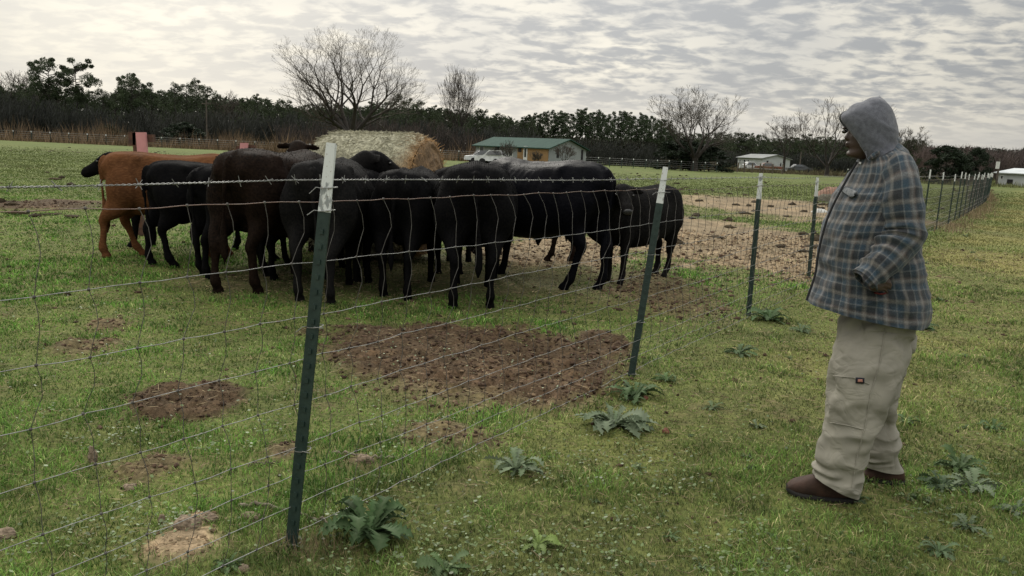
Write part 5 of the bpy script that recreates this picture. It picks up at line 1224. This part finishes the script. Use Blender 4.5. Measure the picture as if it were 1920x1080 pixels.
# ---- boots
def boot(secs, name_, hwsole):
    bt = MB(); V, Fq, T, uv = loft(secs, 50, 30); bt.add(V, Fq); bt.add(V, T); o = bt.build(name_, M_boot, man, off=MO, smooth=True)
    so = MB(); S2 = []
    for s_ in secs:
        s_ = np.array(s_, float); bot = s_[3:6].copy(); S2.append(np.concatenate([bot+[0, 0, .022], bot-[0, 0, .010], [s_[6]*1.08+.002, 3.5]]))
    V, Fq, T, uv = loft(S2, 40, 24); so.add(V, Fq); so.add(V, T); so.build('sole', M_sole, o, off=(0, 0, 0) if False else (0, 0, 0), smooth=True).location = tuple(-MO)
    return o
yt, yh = G(1478, 918)[1], G(1590, 934)[1]
def yy(u_): return yh+(yt-yh)*(1590-u_)/112.
def zb_(u_, v_, y_): return S(u_, v_, y_)
def bsec(u_, vt, vb, y_, hw): return np.concatenate([S0(u_, vt, y_), S0(u_, vb, y_), [hw, 2.4]])
boot([bsec(1607, 908, 930, yh, .02), bsec(1601, 900, 933, yh, .038), bsec(1585, 885, 935, yh, .044), bsec(1562, 880, 935, yy(1562), .045), bsec(1542, 886, 933, yy(1542), .046), bsec(1522, 891, 929, yy(1522), .050), bsec(1502, 896, 925, yy(1502), .052), bsec(1487, 900, 921, yy(1487), .044), bsec(1477, 907, 917, yy(1477), .026), bsec(1474, 911, 914, yy(1474), .008)], 'boot', .05)
yf_ = G(1685, 904)[1]
boot([bsec(1693, 886, 903, yf_, .018), bsec(1690, 872, 905, yf_, .030), bsec(1678, 862, 905, yf_, .036), bsec(1660, 864, 903, yf_, .038), bsec(1642, 872, 901, yf_+.02, .040), bsec(1626, 880, 899, yf_+.03, .038), bsec(1617, 886, 897, yf_+.04, .024), bsec(1614, 890, 894, yf_+.04, .01)], 'boot', .05)
# ---- body: head, neck, hand and what the clothes cover, one surface
bd = MB()
HP = [(1601, 297, 1628, 300, .030), (1592.5, 293, 1642, 292, .048), (1590.5, 287, 1655, 284, .060), (1592.5, 280, 1664, 276, .066), (1591, 272, 1671, 266, .070), (1592, 264, 1675, 257, .074), (1592.5, 256, 1677, 248, .077), (1594, 249, 1678, 240, .079), (1591, 241, 1677, 230, .080), (1594, 232, 1674, 219, .080), (1601, 222, 1668, 209, .076), (1614, 210, 1655, 199, .055), (1630, 203, 1642, 199, .02)]
V, Fq, T, uv = loft([pr((a, b_), (c, d_), 3.78, h_, 2.2) for a, b_, c, d_, h_ in HP], 60, 40); bd.add(V, Fq); bd.add(V, T)
def blob(u_, v_, y_, r): V, Fq = ball(S(u_, v_, y_), r, 12, 9); bd.add(V, Fq)
V, Fq, T, uv = loft([pr((1593, 246), (1600, 247), 3.78, .010), pr((1589, 252), (1600, 253), 3.78, .013), pr((1586, 257), (1600, 258), 3.78, .016), pr((1587.5, 261), (1600, 262), 3.78, .018), pr((1592, 264), (1600, 264), 3.78, .012)], 16, 14); bd.add(V, Fq); bd.add(V, T)
blob(1591.5, 268.5, 3.78, (.008, .022, .006)); blob(1592, 274, 3.78, (.008, .020, .007)); blob(1594, 288, 3.78, (.010, .022, .012)); blob(1592, 240, 3.745, (.010, .022, .007)); blob(1592, 240, 3.815, (.010, .022, .007))
blob(1638, 258, 3.70, (.012, .008, .028))
V, Fq, T, uv = loft([pr((1612, 285), (1668, 268), 3.78, .065), pr((1618, 310), (1690, 290), 3.78, .08), pr((1600, 360), (1700, 350), 3.78, .17), pr((1575, 430), (1700, 430), 3.78, .19), pr((1570, 540), (1705, 550), 3.78, .19), pr((1615, 625), (1690, 625), 3.78, .10)], 40, 30); bd.add(V, Fq); bd.add(V, T)
def bl(secs, m=24, n=14): V, Fq, T, uv = loft(secs, m, n); bd.add(V, Fq); bd.add(V, T)
bl([pr((1612, 600), (1690, 620), 3.70, .08), pr((1575, 720), (1650, 720), 3.62, .075), pr((1565, 800), (1620, 800), 3.60, .06), pr((1552, 870), (1592, 880), 3.60, .045), pr((1552, 915), (1592, 918), 3.60, .035)])
bl([pr((1620, 600), (1700, 620), 3.85, .10), pr((1625, 720), (1680, 720), 3.90, .07), pr((1630, 800), (1676, 800), 3.91, .055), pr((1645, 860), (1680, 862), 3.91, .045), pr((1650, 890), (1680, 892), 3.91, .035)])
bl([pr((1650, 310), (1700, 310), 3.66, .06), pr((1665, 370), (1712, 370), 3.55, .055), pr((1672, 430), (1716, 440), 3.52, .05), pr((1655, 460), (1690, 492), 3.49, .045), pr((1628, 505), (1650, 528), 3.46, .030), pr((1619, 515), (1640, 538), 3.46, .028)])
# the hand: palm turned back from the cuff into the side pocket, fingers curled, thumb along the edge
hand0 = S(1636, 534, 3.455)
bl([pr((1624, 518), (1634, 538), 3.415, .026), pr((1632, 519), (1637, 546), 3.417, .024), pr((1643, 520), (1645, 548), 3.430, .018), pr((1651, 521), (1652, 547), 3.440, .013)], 14, 14)
def finger(P_, r):
    Q = resamp(np.array([S(u_, v_, y_) for u_, v_, y_ in P_]), 12); V, Fq = path(Q, np.linspace(r, r*.75, 12), 8); bd.add(V, Fq); V, Fq = ball(Q[-1], (r*.76,)*3, 8, 6); bd.add(V, Fq)
for k_, (v0, dl) in enumerate(((523, 0), (530, 3), (537, 1), (544, -4))):
    finger([(1646, v0, 3.430), (1656+dl*.5, v0-1, 3.437), (1664+dl, v0+1, 3.451), (1668+dl, v0+5, 3.470)], .0088-.0006*k_)
finger([(1634, 523, 3.410), (1643, 517, 3.405), (1653, 517, 3.415), (1660, 521, 3.430)], .0098)
V, Fq, Nn = remesh(bd, .0052, 2)
HC = S(1640, 245, YM); YW = R(-20)
def turn(V, z0=1.50, z1=1.58):
    """turn the head (everything above the neck) towards the cattle"""
    V = np.array(V, float); a = YW*sstep(z0, z1, V[:, 2]); dx, dy = V[:, 0]-HC[0], V[:, 1]-HC[1]
    V[:, 0] = HC[0]+dx*np.cos(a)-dy*np.sin(a); V[:, 1] = HC[1]+dx*np.sin(a)+dy*np.cos(a); return V
V = turn(V)
link('body', mesh('body', V-MO, Fq, M_skin, True), man)
mb = MB(); V, Fq = path(resamp(np.array([S(1640, 549, 3.475), S(1655, 551, 3.49), S(1668, 545, 3.50), S(1674, 532, 3.51)]), 16), .004, 8); mb.add(V, Fq); mb.build('red_pocket_edge', M_red, jacket, off=MO, smooth=True)
for y_ in (3.722, 3.838):
    V, Fq = ball(S(1595.5, 246.5, y_), (.011, .010, .009), 10, 8); V = turn(V); link('eye', mesh('eye', V-MO, Fq, M_eye, True), man)
# ---- hood
HS = [((1633, 302), (1678, 276), 0.1104, 55), ((1625, 288), (1674, 264), 0.11224, 52), ((1618, 276), (1676, 250), 0.11592, 50), ((1610, 262), (1674, 236), 0.1196, 46), ((1600, 249), (1671, 223), 0.1196, 42), ((1591, 236), (1667, 209), 0.11408, 38), ((1582, 220), (1662.2, 197), 0.09936, 32), ((1592, 208), (1658.4, 190), 0.07912, 6), ((1608, 197.5), (1653.8, 186.5), 0.05704, 0), ((1626, 189.5), (1651.4, 184.5), 0.03312, 0), ((1642, 185), (1649, 184), 0.0092, 0)]
rows = resamp(np.array([np.concatenate([S(*a, YM), S(*b_, YM), [hw, dl]]) for a, b_, hw, dl in HS]), 90); mh, nh = 90, 90; Vh = []
for r_ in rows:
    dl = R(max(r_[7], 0)); A, B = r_[:3], r_[3:6]; d_ = B-A; ln = np.linalg.norm(d_); d_ = d_/ln; h_ = ln/(1+math.cos(dl)); c = B-d_*h_
    th = np.linspace(-(math.pi-dl), math.pi-dl, nh); wy = np.array([0, -1., 0])
    Vh.append(c+d_*(h_*np.cos(th))[:, None]+wy*(r_[6]*np.sign(np.sin(th))*np.abs(np.sin(th))**.9)[:, None])
Vh = np.concatenate(Vh); k = np.arange(nh-1); Fq = np.concatenate([np.stack([i*nh+k, i*nh+k+1, (i+1)*nh+k+1, (i+1)*nh+k], -1) for i in range(mh-1)])
g_ = Vh.reshape(mh, nh, 3); nn = np.cross(np.gradient(g_, axis=1), np.gradient(g_, axis=0)); nn /= np.maximum(np.linalg.norm(nn, axis=2, keepdims=True), 1e-9); nn = nn.reshape(-1, 3); cc = Vh.mean(0); nn *= np.sign(((Vh-cc)*nn).sum(1).mean())
x_, z_ = Vh[:, 0]-MO[0], Vh[:, 2]; dd = x_*.85-z_*.55
fo_ = (ridg(fbm((x_*.5+z_)*11, Vh[:, 1]*4, dd*2.5, 3, 61))-.75)*.020+.003*np.sin((z_+x_*.45)*95+4*np.sin(dd*10))*sstep(-.02, .10, z_-1.72)
tp_ = np.repeat(np.linspace(0, 1, mh), nh); Vh = Vh+nn*(fo_*sstep(1.0, .93, tp_))[:, None]
Vh = turn(Vh, 1.45, 1.56); hood = link('hood', mesh('hood', Vh-MO, Fq, M_fleece, True), man); sm = hood.modifiers.new('thick', 'SOLIDIFY'); sm.thickness = .007; sm.offset = -1
eg = Vh.reshape(mh, nh, 3)
for e_ in (0, nh-1):
    V, Fq = path(eg[:62, e_], .0062, 8); mb = MB(); mb.add(V, Fq); mb.build('hood_hem', M_fleece, hood, off=MO, smooth=True)
dr = resamp(np.array([S(1623, 284, 3.66), S(1624, 290, 3.652), S(1626, 297, 3.648), S(1630, 302, 3.645)]), 14); V, Fq = path(dr, .0022, 6); mb = MB(); mb.add(V, Fq); mb.build('drawstring', M_fleece, hood, off=MO, smooth=True)

S = S0
# ================================================================ WEEDS, STICKS, STONES
M_weed = attr_mat('weed_leaf', rough=.7, spec=.1, transl=.2, nscale=40, namt=.25)
def rosette(u_, v_, rpx, label, seed, c=(.060, .105, .032), pale=.25, nl=15, rise=.3, wid=.30, name='weed', cat='weed', lobes=1., mid=None):
    p = GG(u_, v_); rd = np.random.default_rng(seed); Lm = 1.28*rpx/F*np.hypot(p[1], 1.5); VV = []; FF = []; CC = []; n0 = 0; ns = 19
    nl = int(nl*1.9); pale = pale*.65
    for q_ in range(nl):
        a = q_*2.399+rd.normal(0, .25); ln = Lm*(.28+.62*rd.random()); el = rise*.8*(.4+rd.random())+(.4 if q_ > nl*.7 else 0); w0 = ln*wid*(.8+.4*rd.random())
        t_ = np.linspace(0, 1, ns); r_ = ln*(t_-.12*t_**2*el); z_ = ln*(np.sin(t_*2.2)*el*.62-.18*t_**3*rd.random())+.006
        w_ = w0*np.sin(np.pi*np.clip(t_*.93+.03, 0, 1))**.7*(.45+.75*t_)*.62; w_ = w_*(1-.60*lobes*(np.arange(ns) % 2))*(.8+.4*rd.random(ns)); w_[0] = w0*.10; w_[-1] = .0005
        yw_ = a+rd.normal(0, .22)*t_**2; cx, cy_ = r_*np.cos(yw_), r_*np.sin(yw_); nx, ny = -np.sin(yw_), np.cos(yw_)
        tw = rd.normal(0, .35); fl = .35*w_; ruff = rd.normal(0, .10, ns)*w_
        Lf = np.stack([cx+nx*w_, cy_+ny*w_, z_+fl+ruff+tw*w_], 1); Md = np.stack([cx, cy_, z_], 1); Rt = np.stack([cx-nx*w_, cy_-ny*w_, z_+fl-ruff-tw*w_], 1)
        VV.append(np.stack([Lf, Md, Rt], 1).reshape(-1, 3)); k = np.arange(ns-1)*3+n0; FF += [np.stack([k, k+1, k+4, k+3], -1), np.stack([k+1, k+2, k+5, k+4], -1)]; n0 += ns*3
        br = (.7+.6*rd.random()); col_ = np.array(c)*br; col_ = col_+(np.array([.22, .26, .19])-col_)*(pale*rd.random()); cc_ = np.tile(col_, (ns*3, 1)); cc_[1::3] = cc_[1::3]*.8+np.array([.17, .20, .12])*.2; CC.append(cc_)
    V = np.concatenate(VV); o = link(name, mesh(name, V, FF, M_weed, True, {'Col': np.concatenate(CC)})); o.location = tuple(p+[0, 0, -.004]); return tag(o, label, cat)
W = [(690, 1008, 88, 'large dark green leafy weed at the foot of the nearest post', (.035, .075, .024), .15, 26, .75, .36), (835, 1066, 55, 'broad leafed weed cut by the bottom edge left of the bright weed', (.055, .10, .032), .3, 15, .5, .34),
     (1010, 1018, 44, 'bright yellow green weed alone in the near turf', (.13, .19, .045), .2, 12, .45, .30), (967, 876, 60, 'silvery thistle rosette halfway between the first two posts', (.085, .125, .06), .75, 18, .45, .27),
     (1152, 797, 76, 'widest pale thistle rosette near the reddish stone', (.095, .135, .075), .9, 26, .40, .24), (1190, 742, 58, 'green thistle clump just below the second post', (.05, .10, .032), .4, 20, .55, .26), (1250, 712, 30, 'small thistle right of the second post foot', (.06, .11, .035), .4, 12, .5, .26),
     (1385, 662, 36, 'dark small thistle in open turf below the third post', (.045, .085, .03), .3, 15, .5, .28), (1442, 602, 40, 'dark weed beside the foot of the third post', (.04, .082, .028), .3, 18, .5, .28), (1335, 765, 28, 'faint weed between the wide thistle and the man', (.06, .095, .035), .3, 12, .35, .26),
     (1420, 802, 22, 'tiny weed left of the man\'s knee', (.07, .10, .05), .5, 10, .35, .3), (1500, 622, 26, 'weed clump left of the jacket hem', (.06, .10, .04), .5, 12, .4, .28), (1765, 915, 42, 'dark weed just right of the rear boot', (.03, .06, .025), .2, 16, .4, .28),
     (1825, 915, 56, 'pale flat thistle leaves right of the dark weed', (.085, .12, .065), .7, 16, .35, .24), (1800, 880, 52, 'bushy green weed above the pale flat thistle', (.05, .095, .03), .35, 22, .5, .26), (1815, 988, 34, 'grey green thistle near the lower right', (.07, .105, .055), .6, 14, .45, .26), (1760, 1035, 40, 'ragged weed near the bottom right edge', (.055, .10, .04), .4, 16, .4, .26),
     (1700, 792, 24, 'small weed directly behind the rear trouser leg', (.045, .09, .03), .4, 12, .45, .28), (1862, 804, 28, 'small green weed right of the trousers near the edge', (.05, .10, .03), .3, 14, .4, .28), (1732, 618, 26, 'dark weed tucked beside the back of the jacket hem', (.03, .07, .022), .2, 15, .5, .3),
     (1905, 960, 40, 'thistle cut by the right edge', (.075, .11, .06), .6, 14, .4, .26), (1608, 935, 26, 'low weed growing by the heel of the front boot', (.05, .09, .035), .3, 12, .35, .3), (1705, 935, 20, 'low weed between the two boots and the dark weed', (.05, .09, .035), .3, 9, .35, .3), (1260, 1000, 20, 'very small weed in the turf at bottom centre', (.06, .11, .035), .3, 9, .4, .3), (430, 1060, 34, 'leafy weed by the sandy mound at the bottom left', (.05, .10, .03), .3, 14, .5, .34)]
for i, (u_, v_, r_, lb, c, pale, nl, rise, wid) in enumerate(W): rosette(u_, v_, r_, lb, 200+i, c, pale, nl, rise, wid)
rdw = random.Random(9)
for i in range(46):      # scattered little weeds over the right hand turf
    u_, v_ = rdw.uniform(1100, 1920), rdw.uniform(440, 1060)
    if v_ < 1030-(u_-545)*.50+30: continue
    o = rosette(u_, v_, rdw.uniform(7, 15)*(.6+v_/1500), 'tiny dark weed sprig scattered in the turf right of the fence', 400+i, (.045, .08, .028), .35, 9, .5, .3, 'weed_sprig', 'weed'); o['group'] = 'tiny weed sprigs in the right hand turf'
M_stick = simple('dead_stick', (.20, .17, .13), (.11, .09, .07), 20, .9, .003, 60)
def stick(P_, r, label):
    Q = resamp(np.array([GG(u_, v_)+[0, 0, h_] for u_, v_, h_ in P_]), 30); c = Q.mean(0); Q[:, 2] += .006*rng.standard_normal(30)
    V, Fq = path(Q-c, np.linspace(r, r*.5, 30)*(1+.15*rng.standard_normal(30)), 7); mb = MB(); mb.add(V, Fq); o = mb.build('stick', M_stick, smooth=True); o.location = c; tag(o, label, 'stick')
stick([(622, 850, .012), (660, 854, .02), (700, 860, .018), (745, 858, .02), (775, 856, .01)], .007, 'dead twig lying behind the fence right of the nearest post')
stick([(448, 951, .01), (480, 950, .02), (530, 957, .02), (580, 972, .02), (628, 988, .01)], .009, 'curved dead branch lying behind the foot of the nearest post')
stick([(465, 872, .01), (500, 868, .012), (530, 866, .01)], .004, 'thin pale stem lying left of the nearest post')
M_rock = simple('sandy_clod', (.25, .195, .14), (.12, .09, .065), 60, .95, .006, 60); M_brick = simple('reddish_stone', (.20, .085, .055), (.12, .055, .04), 16, .9, .004, 60)
def stone(u_, v_, w_px, h_px, label, m=M_rock, name='clod', cat='clod'):
    p = GG(u_, v_); k_ = p[1]/F; V, Fq = ball((0, 0, 0), (w_px*k_/2, w_px*k_*.42, h_px*k_/2*1.1), 22, 14); sd_ = u_*.7
    L0 = w_px*k_/2; V = V*(1+1.1*(fbm(V[:, 0]/L0*1.6+sd_, V[:, 1]/L0*1.6, V[:, 2]/L0*1.6, 4, 3)[:, None]-.5)); V[:, 2] += h_px*k_*.14; o = link(name, mesh(name, V, Fq, m, False)); o.location = tuple(p); tag(o, label, cat)
stone(684, 868, 32, 26, 'rounded tan clod beside the dead twig'); stone(350, 1000, 54, 34, 'largest sandy clod on the pale mound'); stone(392, 985, 30, 22, 'small sandy clod on the right of the pale mound'); stone(470, 972, 36, 22, 'flat tan clod left of the nearest post foot'); stone(455, 1066, 28, 20, 'pale clod at the bottom edge left of the nearest post')
stone(8, 1003, 46, 26, 'brown clod at the lower left edge'); stone(174, 858, 16, 44, 'upright pale splinter clod in the left turf'); stone(303, 980, 16, 26, 'thin upright clod at the left of the pale mound'); stone(1248, 813, 14, 16, 'reddish stone right of the widest thistle', M_brick, 'stone', 'stone'); stone(933, 806, 12, 8, 'small tan pebble by the thin hay patch', name='pebble', cat='stone')
stone(245, 910, 26, 16, 'dark brown clod left of centre in the near turf', M_soil2 if 'M_soil2' in globals() else M_rock)
stone(1210, 745, 12, 9, 'small reddish clod at the foot of the second post', M_brick, 'stone', 'stone')
